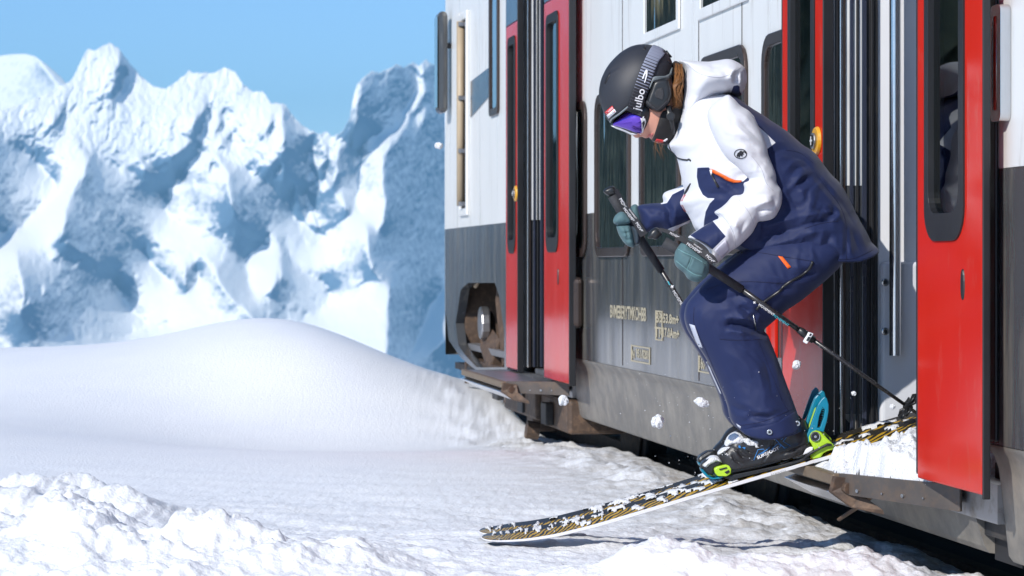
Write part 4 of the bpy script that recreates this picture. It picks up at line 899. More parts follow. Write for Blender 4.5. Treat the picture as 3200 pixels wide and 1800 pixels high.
hc_ = [(ZBh(l), w, a, 7.86) for l, w, a in (([(980, 440), (1030, 400), (1040, 350), (1110, 310)], .010, .020), ([(1040, 350), (1070, 430), (1090, 540)], .010, .018), ([(1160, 330), (1140, 350), (1150, 470), (1110, 580)], .007, .012), ([(980, 450), (1010, 500), (960, 590)], .010, .014), ([(300, 1050), (400, 960), (470, 950)], .010, .012), ([(480, 900), (420, 1100), (470, 1280)], .012, .014), ([(230, 1320), (320, 1260), (460, 1270)], .010, .010), ([(350, 660), (480, 620), (620, 600)], .014, .007), ([(700, 200), (760, 230), (860, 230)], .014, .008), ([(880, 280), (920, 330), (1000, 290)], .010, .008), ([(540, 780), (480, 850), (440, 950)], .014, .010), ([(600, 560), (760, 560), (880, 520)], .016, .006), ([(440, 280), (600, 250), (700, 260)], .014, .005))]
hood = pillow('hood', [(hoodp, YS, .165, .10)], .0042, JACKET, jacket, folds(.004, .08, .12, 101, .3), hc_, attrs={'white': lambda px, py, V: poly_sd(px, py, np.array(HOODN))})
bj = bvh_of([jacket, sleeve, far_sleeve, hood])
drape('chest_pocket_zip', ZC([(545, 250), (590, 262), (660, 300), (730, 340), (790, 362), (862, 366), (858, 384), (780, 390), (710, 366), (640, 322), (560, 285)]), bj, .003, ORANGE, jacket, 6)
MB().tube([hit(bj, *q, .004) for q in ZC([(556, 268), (562, 310), (590, 370), (626, 432)])], [.003, .003, .003, .0045], 6).build('zip_cord', PLAST, jacket, smooth=True)
MB().tube([hit(bj, *q, .004) for q in ZC([(552, 258), (560, 312)])], [.0045, .003], 6).build('zip_slider', PRINTW, jacket, smooth=True)
MB().tube([hit(bj, *q, .0015) for q in smooth_poly(ZBh([(178, 1190), (172, 1260), (200, 1340), (260, 1410), (330, 1440), (400, 1450), (450, 1460)])+ZBh([(600, 1700), (100, 1700)]), 4)[:25]], .0028, 6).build('collar_piping', PLAST, jacket, smooth=True)
MB().tube([hit(bj, *q, .002) for q in ZC([(346, 398), (325, 440), (300, 490), (290, 505)])], [.002, .004, .005, .003], 6).build('front_zip', PLAST, jacket, smooth=True)
for d_, mm in ((0, 'pale_red'), (8, 'b'), (14, 'r')):
    MB().tube([hit(bj, *q, .0015) for q in ZC([(285-d_*0+d_, 510), (252+d_, 570), (256+d_, 620), (290+d_, 680)])], .0012, 5).build('front_zip_edge', PRINTR if d_ != 8 else PLAST, jacket, smooth=True)
drape('cuff_tab', ZC([(590, 1072), (700, 958), (728, 1010), (736, 1065), (665, 1140), (638, 1130)]), bj, .004, VELCRO, jacket, 6)
cx, cy = ZC([(850, 100)])[0]; lg = [(cx+19*math.cos(t), cy+14.5*math.sin(t)) for t in np.linspace(0, 2*math.pi, 28, endpoint=False)]
rim = MB().tube([hit(bj, x, y, .0015) for x, y in lg+lg[:1]], .0012, 5, cap=False).build('sleeve_emblem', PRINTB, jacket, smooth=True)
drape('emblem_figure', ZC([(812, 112), (822, 90), (836, 82), (845, 70), (858, 66), (868, 76), (880, 72), (884, 84), (872, 92), (884, 100), (876, 108), (862, 104), (872, 116), (864, 128), (856, 116), (846, 118), (842, 134), (830, 136), (832, 122), (822, 128), (816, 136)]), bj, .0014, PRINTB, rim, 3)
drape('emblem_notch', ZC([(884, 66), (905, 84), (911, 96), (896, 92), (886, 80)]), bj, .0017, PRINTB, rim, 3)
def seam(path, bv, par, m_, r=.0009, name='seam', off=.0006):
    c = smooth_poly(path+path[::-1][1:-1], 6)[:6*(len(path)-1)+1]
    MB().tube([hit(bv, x, y, off) for x, y in c], r, 5).build(name, m_, par, smooth=True)
SEAMN = cloth('seam_dark_navy', (.008, .011, .045)); SEAMW = cloth('seam_grey', (.42, .43, .48))  # seam lines in a tone darker than their cloth
bjt = bvh_of([jacket]); bsl = bvh_of([sleeve]); bho = bvh_of([hood])
for L in ([(1600, 275), (1740, 470), (1850, 620), (1905, 780), (1918, 980), (1914, 1175)], [(1400, 1112), (1600, 1142), (1800, 1158), (2000, 1148), (2188, 1060)], [(1500, 850), (1660, 800), (1830, 778)], [(1300, 60), (1450, 90), (1580, 190)]): seam(ZC(L), bjt, jacket, SEAMN)
for L in ([(960, 120), (1060, 250), (1110, 390), (1180, 470)], [(830, 560), (930, 680), (980, 800)], [(600, 660), (700, 760), (780, 900), (800, 1030)]): seam(ZC(L), bsl, jacket, SEAMW, .0007)
for L in ([(400, 200), (560, 330), (800, 380), (980, 330), (1100, 250)], [(365, 300), (420, 520), (380, 720), (340, 900)]): seam(ZBh(L), bho, jacket, SEAMW, .0007)
for L in ([(505, 80), (640, 92), (800, 120), (980, 148)], [(155, 470), (150, 560), (175, 640), (250, 800), (345, 1030)], [(235, 350), (380, 300), (560, 290), (760, 300), (900, 270)], [(600, 700), (680, 900), (760, 1100), (810, 1190)], [(480, 1292), (640, 1262), (780, 1205), (868, 1165)], [(330, 690), (480, 700), (620, 690)]): seam(kn(L), bt_, trousers, SEAMN)
# --- neck gaiter, hair, helmet, goggles
gpoly = ZH([(775, 850), (840, 820), (910, 770), (1010, 680), (1060, 760), (1040, 900), (980, 1060), (900, 1180), (830, 1215), (780, 1200), (730, 1180), (690, 1165), (672, 1160), (700, 1085), (735, 970)])
gait = own(pillow('neck_gaiter', [(ZH([(600, 900), (700, 640), (860, 520), (1000, 560), (1060, 760), (1040, 900), (980, 1060), (900, 1180), (830, 1215), (780, 1205), (730, 1190), (680, 1175), (650, 1150), (600, 1080)]), YS, .079, .07)], .0042, cloth('black_gaiter', (.016, .015, .016)), None, folds(.005, .05, .1, 120, .9), cut=(gpoly, YS)))
bg = bvh_of([gait])
drape('gaiter_label', ZH([(708, 1172), (730, 1138), (800, 1150), (830, 1160), (800, 1178), (760, 1180)]), bg, .0014, PRINTR, gait, 4); drape('gaiter_mark', ZH([(800, 1162), (850, 1130), (858, 1140), (830, 1168)]), bg, .0018, PRINTW, gait, 4)
hair = own(pillow('hair', [(ZH([(900, 300), (955, 256), (1040, 345), (1050, 560), (1030, 720), (970, 720), (905, 620), (880, 480)]), YS, .072, .05)], .0045, HAIRD, None, folds(.006, .02, .2, 130, .2)))
hs_ = MB(); rh = random.Random(4); bh = bvh_of([hair])
def strand(m, pts, r, Y): m.tube([P(*ZH([p])[0], Y) for p in pts], [r, r, r*.8, r*.3][:len(pts)], 4)
for i in range(120):
    u = rh.random(); x = 935+90*rh.random(); y = 280+150*u; j = rh.uniform(-18, 18); Y = 7.925-.012*rh.random()+.02*(1-u)
    strand(hs_, [(x, y), (x+20*rh.random(), y+110), (x-40+j+30*rh.random(), y+230), (x-45+j+60*rh.random(), y+330+60*rh.random())], rh.uniform(.0008, .0018), Y)
for i in range(46):
    j = rh.uniform(-14, 14); x0 = rh.uniform(985, 1030)
    strand(hs_, [(x0, 480+j), (930+j, 545+j), (935+j*1.2, 640+rh.uniform(-20, 20)), (990+rh.uniform(-15, 20), 715+rh.uniform(-10, 15))], rh.uniform(.0008, .0016), 7.918-.008*rh.random())
hs_.build('hair_strands', HAIRM, hair, smooth=True)
ws_ = MB()
for i in range(9):
    a = rh.uniform(690, 830); ws_.tube([P(*ZH([(a, 1165)])[0], 7.94), P(*ZH([(a+rh.uniform(-20, 40), 1240)])[0], 7.93), P(*ZH([(a+rh.uniform(-10, 110), rh.uniform(1290, 1400))])[0], 7.93)], [.0005, .0004, .0002], 4)
ws_.build('loose_hair', HAIRM, hair, smooth=True)
helmp = ZH([(74, 640), (80, 540), (110, 430), (180, 300), (290, 180), (400, 105), (490, 72), (580, 62), (660, 70), (760, 98), (840, 150), (892, 225), (920, 310), (912, 385), (880, 445), (820, 480), (720, 490), (680, 520), (640, 600), (600, 690), (560, 745), (480, 762), (420, 785), (320, 855), (205, 955), (150, 885), (105, 780)])
hext = helmp[:13]+ZH([(925, 480), (905, 620), (850, 760), (760, 870), (620, 950), (450, 1000), (300, 1000)])+helmp[24:]
helmet = own(pillow('helmet', [(hext, YS, .116, .13)], .0038, HELM, None, None, [(ZH([(150, 430), (200, 360), (290, 320)]), .005, .004, 7.9), (ZH([(740, 290), (800, 260), (860, 240)]), .004, .004, 7.9), (ZH([(430, 110), (560, 90), (640, 100)]), .004, .003, 7.93)], k=.004, blur=.015, cut=(helmp, YS, .006)))
full_ = pillow('tmp_head_form', [(hext, YS, .1165, .13)], .0045, None, None, blur=.015); bh = bvh_of([full_])
drape('helmet_trim', ZH([(645, 560), (690, 440), (720, 428), (830, 425), (880, 400), (905, 330), (922, 330), (918, 400), (880, 462), (830, 482), (740, 476), (690, 490), (655, 570)]), bh, .004, TRIMG, helmet, 6)
drape('brim_trim', ZH([(190, 950), (215, 910), (300, 850), (405, 765), (410, 785), (320, 862), (235, 915), (205, 965)]), bh, .004, TRIMG, helmet, 6)
for pl in (ZH([(140, 500), (165, 440), (205, 385), (200, 420), (170, 480), (150, 515)]), ZH([(580, 85), (612, 78), (608, 125), (584, 130)]), ZH([(845, 250), (870, 240), (890, 285), (862, 275)])): drape('vent', pl, bh, .0012, BLACK, helmet, 4)
padp = ZH([(685, 490), (760, 455), (860, 455), (888, 520), (905, 600), (895, 685), (860, 752), (790, 822), (740, 836), (680, 812), (600, 752), (612, 680), (645, 592)])
for sg in (-1, 1):
    pd_ = pillow('ear_pad', [(padp, YS+sg*.082, .030, .014)], .004, FOAM if False else PLAST, helmet)
    if sg < 0:
        bp_ = bvh_of([pd_]); drape('ear_mesh', ZH([(705, 620), (740, 570), (800, 555), (818, 640), (800, 700), (720, 668)]), bp_, .0012, FOAM, helmet, 5)
        drape('pad_band', ZH([(610, 690), (740, 800), (870, 680), (890, 700), (750, 836), (600, 752)]), bp_, .0015, FOAM, helmet, 6)
hd = MB().tube([P(*ZH([(890, 880)])[0], 7.905), P(*ZH([(890, 880)])[0], 7.890)], .0135, 16).build('chin_buckle', PLAST, helmet, bevel=.002)
ptube('chin_strap', [(*ZH([(860, 760)])[0], 7.905), (*ZH([(885, 880)])[0], 7.900), (*ZH([(915, 1010)])[0], 7.905), (*ZH([(930, 1090)])[0], 7.92)], [(.008, .002), (.007, .002), (.006, .002), (.004, .002)], PLAST, helmet, 8, flat=(1, 0, 0))
ptube('strap_clip', [(*ZH([(835, 150)])[0], 7.985), (*ZH([(870, 185)])[0], 7.98), (*ZH([(898, 212)])[0], 7.985)], [.006, .004, .003], PLAST, helmet)
ggp = ZH([(208, 985), (290, 880), (370, 790), (450, 745), (560, 725), (612, 760), (640, 830), (640, 900), (620, 980), (585, 1050), (565, 1096), (530, 1106), (460, 1100), (370, 1060), (280, 1025)])
gext = ZH([(208, 985), (290, 860), (400, 700), (600, 600), (760, 640), (800, 800), (760, 960), (640, 1080), (565, 1096), (530, 1106), (460, 1100), (370, 1060), (280, 1025)])
gog = own(pillow('goggles', [(gext, YS, .088, .09)], .004, PLAST, None, cut=(ggp, YS)))
lnp = ZH([(216, 985), (295, 905), (370, 850), (450, 862), (548, 905), (566, 990), (562, 1082), (500, 1084), (400, 1046), (300, 1015)])
lens = pillow('lens', [(gext, YS, .0925, .09)], .0038, LENSP, gog, cut=(lnp, YS))
bl_ = bvh_of([gog, lens])
drape('goggle_rim', ZH([(214, 985), (300, 1012), (380, 1042), (440, 1072), (540, 1088), (566, 1075), (566, 960), (548, 905), (600, 905), (612, 940), (590, 1010), (572, 1098), (530, 1106), (430, 1090), (370, 1058), (280, 1025)]), bl_, .0022, PRINTW, gog, 4)
drape('rim_slot', ZH([(568, 950), (592, 930), (598, 960), (582, 1005), (570, 1030)]), bl_, .0034, PLAST, gog, 3); drape('rim_dot', ZH([(574, 890), (590, 880), (586, 902), (574, 910)]), bl_, .0026, PRINTW, gog, 3)
STR, nn, ll, b = mat_new('goggle_strap_weave'); at = N(nn, 'ShaderNodeAttribute'); at.attribute_name = 't'
w1 = N(nn, 'ShaderNodeMath', operation='MULTIPLY'); w1.inputs[1].default_value = 150; ll.new(at.outputs['Fac'], w1.inputs[0]); w2 = N(nn, 'ShaderNodeMath', operation='SINE'); ll.new(w1.outputs[0], w2.inputs[0])
tz = N(nn, 'ShaderNodeMapRange'); tz.inputs['From Min'].default_value = .30; tz.inputs['From Max'].default_value = .86; tz.inputs['To Min'].default_value = -1.1; tz.inputs['To Max'].default_value = 1.1; ll.new(at.outputs['Fac'], tz.inputs['Value'])
w3 = N(nn, 'ShaderNodeMath', operation='ADD'); ll.new(w2.outputs[0], w3.inputs[0]); ll.new(tz.outputs[0], w3.inputs[1])
w4 = N(nn, 'ShaderNodeMapRange'); w4.inputs['From Min'].default_value = -.2; w4.inputs['From Max'].default_value = .2; ll.new(w3.outputs[0], w4.inputs['Value'])
cm = N(nn, 'ShaderNodeMix', data_type='RGBA'); cm.inputs['A'].default_value = (.012, .012, .018, 1); cm.inputs['B'].default_value = (.23, .25, .33, 1); ll.new(w4.outputs[0], cm.inputs['Factor']); ll.new(cm.outputs['Result'], b.inputs['Base Color']); b.inputs['Roughness'].default_value = .7
bst = bvh_of([full_, gog]); bpy.data.objects.remove(full_)
s0_, s1_ = ZH([(470, 850)])[0], ZH([(770, 90)])[0]; ll2 = (s1_[0]-s0_[0])**2+(s1_[1]-s0_[1])**2
strap = drape('goggle_strap', ZH([(392, 812), (430, 700), (465, 585), (515, 440), (565, 310), (610, 210), (655, 125), (692, 72), (730, 70), (790, 98), (845, 150), (800, 205), (755, 260), (720, 340), (685, 440), (655, 520), (628, 610), (600, 700), (578, 790), (555, 890), (500, 862), (440, 835)]), bst, .0045, STR, gog, 5, ('t', lambda x, y: ((x-s0_[0])*(s1_[0]-s0_[0])+(y-s0_[1])*(s1_[1]-s0_[1]))/ll2))
a_ = math.atan2(-(860-540), (560-500)*1.0)
text_drape('julbo', *ZH([(536, 690)])[0], math.radians(-76), 34, bst, .0095, PRINTW, gog, bold=.012, space=1.02, sx=1.0)
drape('strap_logo', ZH([(566, 455), (596, 380), (612, 352), (634, 362), (628, 420), (602, 500), (590, 505), (606, 440), (612, 395), (600, 410), (584, 460)]), bst, .0075, PRINTW, gog, 3)
stk = drape('sticker', ZH([(143, 835), (228, 762), (250, 798), (165, 870)]), bh, .0014, PRINTR, helmet, 5); stw = drape('sticker_band', ZH([(165, 870), (250, 798), (276, 830), (188, 908)]), bh, .0013, PRINTW, helmet, 5)
text_drape('VERBIER', *ZH([(196, 818)])[0], math.radians(-40), 8.2, bh, .0024, PRINTW, stk, bold=.01); text_drape('4', *ZH([(190, 882)])[0], math.radians(-40), 6, bh, .0024, PRINTB, stw); text_drape('VALLÉES', *ZH([(222, 856)])[0], math.radians(-40), 5.6, bh, .0024, PRINTB, stw); drape('sticker_cross', ZH([(247, 830), (258, 822), (262, 828), (251, 836)]), bh, .0022, PRINTR, stw, 2)

# --- boots, bindings and skis
BOOT = mat('boot_black_plastic', (.018, .018, .020), .38, var=.4, scale=14, dirt=(.10, .10, .10), dirt_amt=.12)
bootp = ZBt([(372, 905), (395, 850), (470, 770), (520, 690), (580, 620), (700, 560), (900, 500), (1200, 460), (1480, 440), (1530, 520), (1570, 640), (1590, 740), (1606, 800), (1560, 870), (1380, 930), (1200, 968), (1000, 1005), (860, 1042), (700, 1077), (560, 1092), (470, 1067), (400, 985)])
def shift(p, dx, dy): return [(x+dx, y+dy) for x, y in p]
def boot(Y, dx, dy, near):
    b_ = own(pillow('ski_boot', [(low(shift(bootp, dx, dy), 1420+dy, 40), Y, .052, .045)], .0042, BOOT, None, lambda X, Z: .0015*fbm2(X*30, Z*30, 3, 5), [(shift(ZBt(l), dx, dy), .004, .005, Y-.04) for l in ([(520, 800), (640, 860), (700, 940), (820, 960)], [(640, 800), (760, 880), (860, 900)], [(560, 880), (600, 980), (700, 1040)], [(1140, 480), (1120, 640), (1080, 820), (960, 1000)], [(1560, 760), (1400, 840), (1180, 910)])], cut=(shift(bootp, dx, dy), Y)))
    plate('boot_sole', shift(ZBt([(440, 1062), (560, 1088), (860, 1040), (1200, 965), (1210, 1000), (900, 1085), (560, 1152), (470, 1122)]), dx, dy), Y-.036, .072, PLAST, b_)
    plate('heel_sole', shift(ZBt([(1150, 992), (1262, 932), (1420, 880), (1590, 812), (1625, 822), (1612, 862), (1540, 902), (1400, 948), (1240, 982)]), dx, dy), Y-.040, .08, PRINTW, b_)
    if near:
        bb = bvh_of([b_])
        text_drape('SUREFOOT', *ZBt([(1035, 893)])[0], math.radians(-25), 13.5, bb, .0012, PRINTW, b_, bold=.02, sx=1.12)
        for L in ([(852, 985), (884, 905), (905, 850), (975, 842), (1000, 868), (960, 905)], [(905, 920), (1010, 860), (1060, 812)], [(1085, 845), (1160, 770), (1205, 800), (1180, 820)], [(1120, 690), (1160, 668), (1210, 720), (1290, 625), (1316, 632), (1232, 742), (1322, 800), (1250, 830), (1180, 765), (1130, 715), (1120, 690)]):
            MB().tube([hit(bb, *q, .001) for q in ZBt(L)], .0013, 5).build('blue_motif', PRINTBL, b_, smooth=True)
        for pl, mm in (([(640, 820), (700, 800), (830, 930), (780, 950), (700, 900)], PLAST), ([(790, 790), (858, 800), (820, 895), (800, 850)], PLAST), ([(900, 690), (960, 690), (1080, 800), (1010, 800)], PLAST), ([(1030, 670), (1120, 690), (1110, 790), (1060, 790), (1035, 740)], PLAST)):
            plate('buckle', ZBt(pl), 7.832, .018, mm, b_, bevel=.002)
        for pl in ([(930, 675), (1000, 690), (990, 725), (940, 705)], [(650, 800), (675, 795), (690, 830), (660, 830)], [(700, 820), (745, 815), (740, 850)]): plate('buckle_catch', ZBt(pl), 7.829, .006, PRINTBL, b_, bevel=.001)
        text_drape('FLEX', *ZBt([(492, 905)])[0], math.radians(30), 8, bb, .0012, PRINTW, b_)
    return b_
nb_ = boot(7.885, 0, 0, True); boot(8.115, -14, -10, False)
def ski(name, label, dx, dy, dY):
    k0 = empty(name, P(2300+dx, 1500+dy, 7.9+dY)); tag(k0, label, 'ski', 'pair of skis')
    inv = Matrix.Translation(-Vector(k0.location))
    def put(o): o.parent = k0; o.matrix_parent_inverse = inv; return o
    E = [(3010, 1310), (2860, 1354), (2700, 1401), (2542, 1447), (2360, 1500), (2178, 1554), (2050, 1593), (1935, 1627), (1860, 1648), (1790, 1665), (1730, 1678), (1668, 1687), (1615, 1691), (1571, 1692), (1530, 1690), (1505, 1686)]
    from_px = smooth_poly(E+[(1505, 1687)]+E[::-1][1:-1], 5)[:5*(len(E)-1)+1]
    n = len(from_px); ts = np.linspace(0, 1, n); wd = np.interp(ts, [0, .06, .4, .80, .92, .955, .98, 1], [.085, .108, .086, .108, .112, .098, .070, .012]); th = np.interp(ts, [0, .2, .45, .7, .9, 1], [.007, .010, .011, .008, .003, .002])
    Y0 = 7.845+dY; rl_a = np.radians(np.interp(ts, [0, .5, .8, 1], [15, 16, 12, 2])); cvs = [Vector((0, math.cos(r_), math.sin(r_))) for r_ in rl_a]; nvs = [Vector((-.1, -math.sin(r_), math.cos(r_))).normalized() for r_ in rl_a]; nv = nvs[n//2]
    L = [P(x+dx, y+dy, Y0)+Vector((0, (.108-w)/2, 0)) for (x, y), w in zip(from_px, wd)]; R = [l+c*w for l, c, w in zip(L, cvs, wd)]
    NT = [a+q*t for a, q, t in zip(L, nvs, th)]; FT = [a+q*t for a, q, t in zip(R, nvs, th)]
    m = 9; V = []; 
    for i in range(n):
        for j in range(m): V.append(NT[i].lerp(FT[i], j/(m-1)))
    top = put(np_mesh('topsheet', V, grid_faces(n, m), SKITOP)); add_attr(top, 'u', np.repeat(ts, m)); add_attr(top, 'v', np.tile(np.linspace(0, 1, m), n))
    sw = MB(); sw.add(L+NT, [(i, i+1, n+i+1, n+i) for i in range(n-1)]); s1 = put(sw.build('sidewall', PRINTW)); s1m = s1.modifiers.new('t', 'SOLIDIFY'); s1m.thickness = .002
    sw = MB(); sw.add(R+FT, [(i, i+1, n+i+1, n+i) for i in range(n-1)]); put(sw.build('sidewall', PRINTW))
    sw = MB(); sw.add([a-nv*.001 for a in L]+[a-nv*.001 for a in R], [(i, i+1, n+i+1, n+i) for i in range(n-1)]); put(sw.build('base', PLAST))
    ed = MB(); ed.tube([a-nv*.0005 for a in L], .0016, 4); put(ed.build('steel_edge', STEEL))
    # binding
    def bp(nm, poly, Y, t, mm, par=None, **kw):
        o = plate(nm, shift(ZBt(poly), dx, dy), Y+dY, t, mm, None, **kw); return put(o)
    bp('binding_track', [(430, 1205), (1180, 1050), (1560, 940), (1590, 968), (1200, 1090), (560, 1245)], 7.85, .07, PLAST)
    bp('heel_housing', [(1565, 690), (1590, 630), (1650, 598), (1712, 614), (1762, 660), (1830, 730), (1892, 792), (1900, 842), (1800, 872), (1752, 902), (1722, 952), (1602, 972), (1590, 930), (1642, 872), (1602, 782), (1570, 742)], 7.845, .085, BINDL, bevel=.005)
    c = P(*shift(ZBt([(1645, 680)]), dx, dy)[0], 7.845+dY)
    pv_ = put(MB().tube([c+Vector((0, .002, 0)), c+Vector((0, -.006, 0))], .0155, 24).build('heel_pivot', PLAST, None, bevel=.002)); put(MB().tube([c+Vector((0, -.006, 0)), c+Vector((0, -.0075, 0))], .004, 10).build('pivot_screw', STEEL))
    put(MB().tube([c+Vector((.0135*math.cos(t), -.0065, .0135*math.sin(t))) for t in np.linspace(0, 6.28, 25)], .001, 5).build('pivot_ring', STEEL))
    lev = [(1528, 768), (1535, 650), (1575, 560), (1640, 370), (1680, 260), (1722, 198), (1762, 163), (1792, 180), (1814, 262), (1814, 350), (1792, 480), (1750, 620), (1712, 610), (1650, 596), (1590, 630), (1560, 760)]
    hole = [(1692, 420), (1738, 300), (1768, 330), (1752, 430), (1705, 560), (1668, 566)]
    def fr(poly): return [(q.x, q.z) for q in (P(*p, 7.86+dY) for p in shift(ZBt(poly), dx, dy))]
    put(holed_panel(fr(lev), [fr(hole)], 7.85+dY, 7.872+dY).build('heel_lever', BINDT, None, bevel=.004))
    bp('heel_lever', [(1510, 545), (1540, 450), (1600, 280), (1640, 180), (1690, 122), (1727, 160), (1722, 212), (1662, 292), (1622, 380), (1562, 520), (1530, 562)], 7.905, .022, BINDT, bevel=.004)
    bp('lever_rib', [(1560, 560), (1640, 330), (1660, 300), (1655, 350), (1580, 590)], 7.88, .02, BINDL)
    sp_ = MB(); ax0 = P(*shift(ZBt([(1735, 330)]), dx, dy)[0], 7.885+dY); ax1 = P(*shift(ZBt([(1672, 580)]), dx, dy)[0], 7.885+dY)
    sp_.tube([ax0.lerp(ax1, t/60)+Vector((math.cos(t*.9)*.007, math.sin(t*.9)*.007, 0)) for t in range(61)], .0022, 5); put(sp_.build('heel_spring', PLAST, None, smooth=True))
    bp('brake_arm', [(1478, 962), (1620, 862), (1800, 767), (1862, 772), (1872, 797), (1782, 812), (1642, 882), (1500, 986)], 7.832, .012, PLAST)
    bp('toe_wing', [(335, 1095), (380, 1070), (490, 1043), (546, 1058), (562, 1100), (556, 1162), (502, 1196), (382, 1192), (350, 1152)], 7.838, .09, BINDL, bevel=.004)
    bp('toe_groove', [(400, 1100), (500, 1075), (510, 1090), (412, 1118)], 7.835, .01, PLAST, bevel=.001); bp('toe_groove', [(470, 1140), (530, 1110), (540, 1140), (500, 1165)], 7.835, .01, PLAST, bevel=.001)
    bp('toe_base', [(162, 1095), (200, 1108), (262, 1180), (332, 1200), (440, 1184), (462, 1200), (422, 1226), (312, 1237), (240, 1204), (180, 1142)], 7.85, .07, BINDT, bevel=.004)
    bp('toe_head', [(150, 1070), (200, 1008), (280, 958), (380, 940), (432, 1000), (442, 1050), (352, 1090), (332, 1182), (252, 1162), (190, 1112)], 7.852, .066, PLAST, bevel=.008)
    # snow caked on the top sheet
    uu = 260; vv = 9; U = np.linspace(.02, .985, uu); W_ = np.linspace(.04, .99, vv); Vs = []; hs = []
    for a in U:
        i = a*(n-1); i0_ = int(i); f_ = i-i0_
        A0 = NT[i0_].lerp(NT[min(i0_+1, n-1)], f_); B0 = FT[i0_].lerp(FT[min(i0_+1, n-1)], f_)
        for w in W_: Vs.append(A0.lerp(B0, w))
    UA = np.repeat(U, vv); WA = np.tile(W_, uu)
    hN = fbm2(UA*30, WA*2.0+dx, 4, 600+int(dY*100), .6)+.22*sstep(.35, .8, WA)+.30*np.exp(-((UA-.42)/.16)**2)+.12*np.exp(-((UA-.9)/.08)**2)-.30-.5*sstep(.92, .96, UA)
    hh = np.clip(hN, 0, .9)*.009*np.minimum(1, 6*np.minimum(WA, 1.04-WA))
    Vs = np.array([tuple(v) for v in Vs])+np.array(nv)[None]*(hh[:, None]+.0015)+RNG.normal(0, .0012, (len(hh), 3))*(hh[:, None] > .001)
    Fs = grid_faces(uu, vv); keep = (hh[Fs] > .0008).sum(1) >= 3
    sn = np_mesh('ski_snow', Vs, Fs[keep], SNOWC); md = sn.modifiers.new('t', 'SOLIDIFY'); md.thickness = .002; tag(sn, label.replace('ski', 'snow crust caked on the ski', 1) if False else ('snow crust caked along the top of the near ski' if dY == 0 else 'snow crust caked along the top of the far ski'), 'snow', kind='stuff')
    return k0, bvh_of([s1])
SKITOP, nn, ll, b = mat_new('ski_topsheet')
au = N(nn, 'ShaderNodeAttribute'); au.attribute_name = 'u'; av = N(nn, 'ShaderNodeAttribute'); av.attribute_name = 'v'
cb = N(nn, 'ShaderNodeCombineXYZ'); mu = N(nn, 'ShaderNodeMath', operation='MULTIPLY'); mu.inputs[1].default_value = 15; ll.new(au.outputs['Fac'], mu.inputs[0]); ll.new(mu.outputs[0], cb.inputs[0]); ll.new(av.outputs['Fac'], cb.inputs[1])
wv = N(nn, 'ShaderNodeTexWave'); wv.wave_type = 'BANDS'; wv.bands_direction = 'DIAGONAL'; wv.inputs['Scale'].default_value = 2.2; wv.inputs['Distortion'].default_value = 7; wv.inputs['Detail'].default_value = 2; wv.inputs['Detail Scale'].default_value = .8; ll.new(cb.outputs[0], wv.inputs['Vector'])
st_ = N(nn, 'ShaderNodeMapRange'); st_.inputs['From Min'].default_value = .47; st_.inputs['From Max'].default_value = .53; ll.new(wv.outputs['Fac'], st_.inputs['Value'])
vm = N(nn, 'ShaderNodeMapRange'); vm.inputs['From Min'].default_value = .63; vm.inputs['From Max'].default_value = .60; ll.new(av.outputs['Fac'], vm.inputs['Value'])
mm_ = N(nn, 'ShaderNodeMath', operation='MULTIPLY'); ll.new(st_.outputs[0], mm_.inputs[0]); ll.new(vm.outputs[0], mm_.inputs[1])
cm = N(nn, 'ShaderNodeMix', data_type='RGBA'); cm.inputs['A'].default_value = (.030, .027, .022, 1); cm.inputs['B'].default_value = (.46, .28, .025, 1); ll.new(mm_.outputs[0], cm.inputs['Factor']); ll.new(cm.outputs['Result'], b.inputs['Base Color']); b.inputs['Roughness'].default_value = .25
kn_, bsk = ski('ski', 'near ski with yellow and black pattern and white edge, tip on snow', 0, 0, 0)
ski('ski', 'far ski mostly hidden behind the near one', -8, -20, .21)
le = text_drape('FLY WITH STYLE', *ZBt([(1170, 1148)])[0], math.radians(-16.3), 6.5, None, 0, PRINTB, None, guess=7.8425); le.parent = kn_; le.matrix_parent_inverse = Matrix.Translation(-Vector(kn_.location)); le['kind'] = 'stuff'
# snow on boot and binding
def snow_blob(name, poly, Y, W, R, label, amp=.006):
    o = pillow(name, [(poly, Y, W, R)], .0036, SNOWC, None, lambda X, Z: amp*fbm2(X*60, Z*60, 4, 9, .65)); return tag(o, label, 'snow', kind='stuff')
snow_blob('boot_snow', ZBt([(470, 770), (505, 690), (560, 635), (640, 612), (720, 640), (820, 650), (900, 690), (990, 740), (1050, 800), (1110, 700), (1130, 720), (1095, 810), (1020, 830), (930, 850), (880, 930), (850, 880), (780, 830), (700, 820), (620, 800), (540, 800), (490, 820)]), 7.875, .052, .03, 'snow caked on the instep of the near black boot')
snow_blob('boot_snow', ZBt([(378, 895), (430, 830), (500, 800), (560, 790), (520, 850), (450, 890), (400, 915)]), 7.87, .05, .02, 'snow dusting on the toe of the near black boot')
snow_blob('binding_snow', ZBt([(160, 1050), (220, 985), (290, 925), (390, 935), (450, 1030), (380, 1010), (300, 1040), (230, 1090)]), 7.88, .045, .02, 'snow on top of the near toe binding')
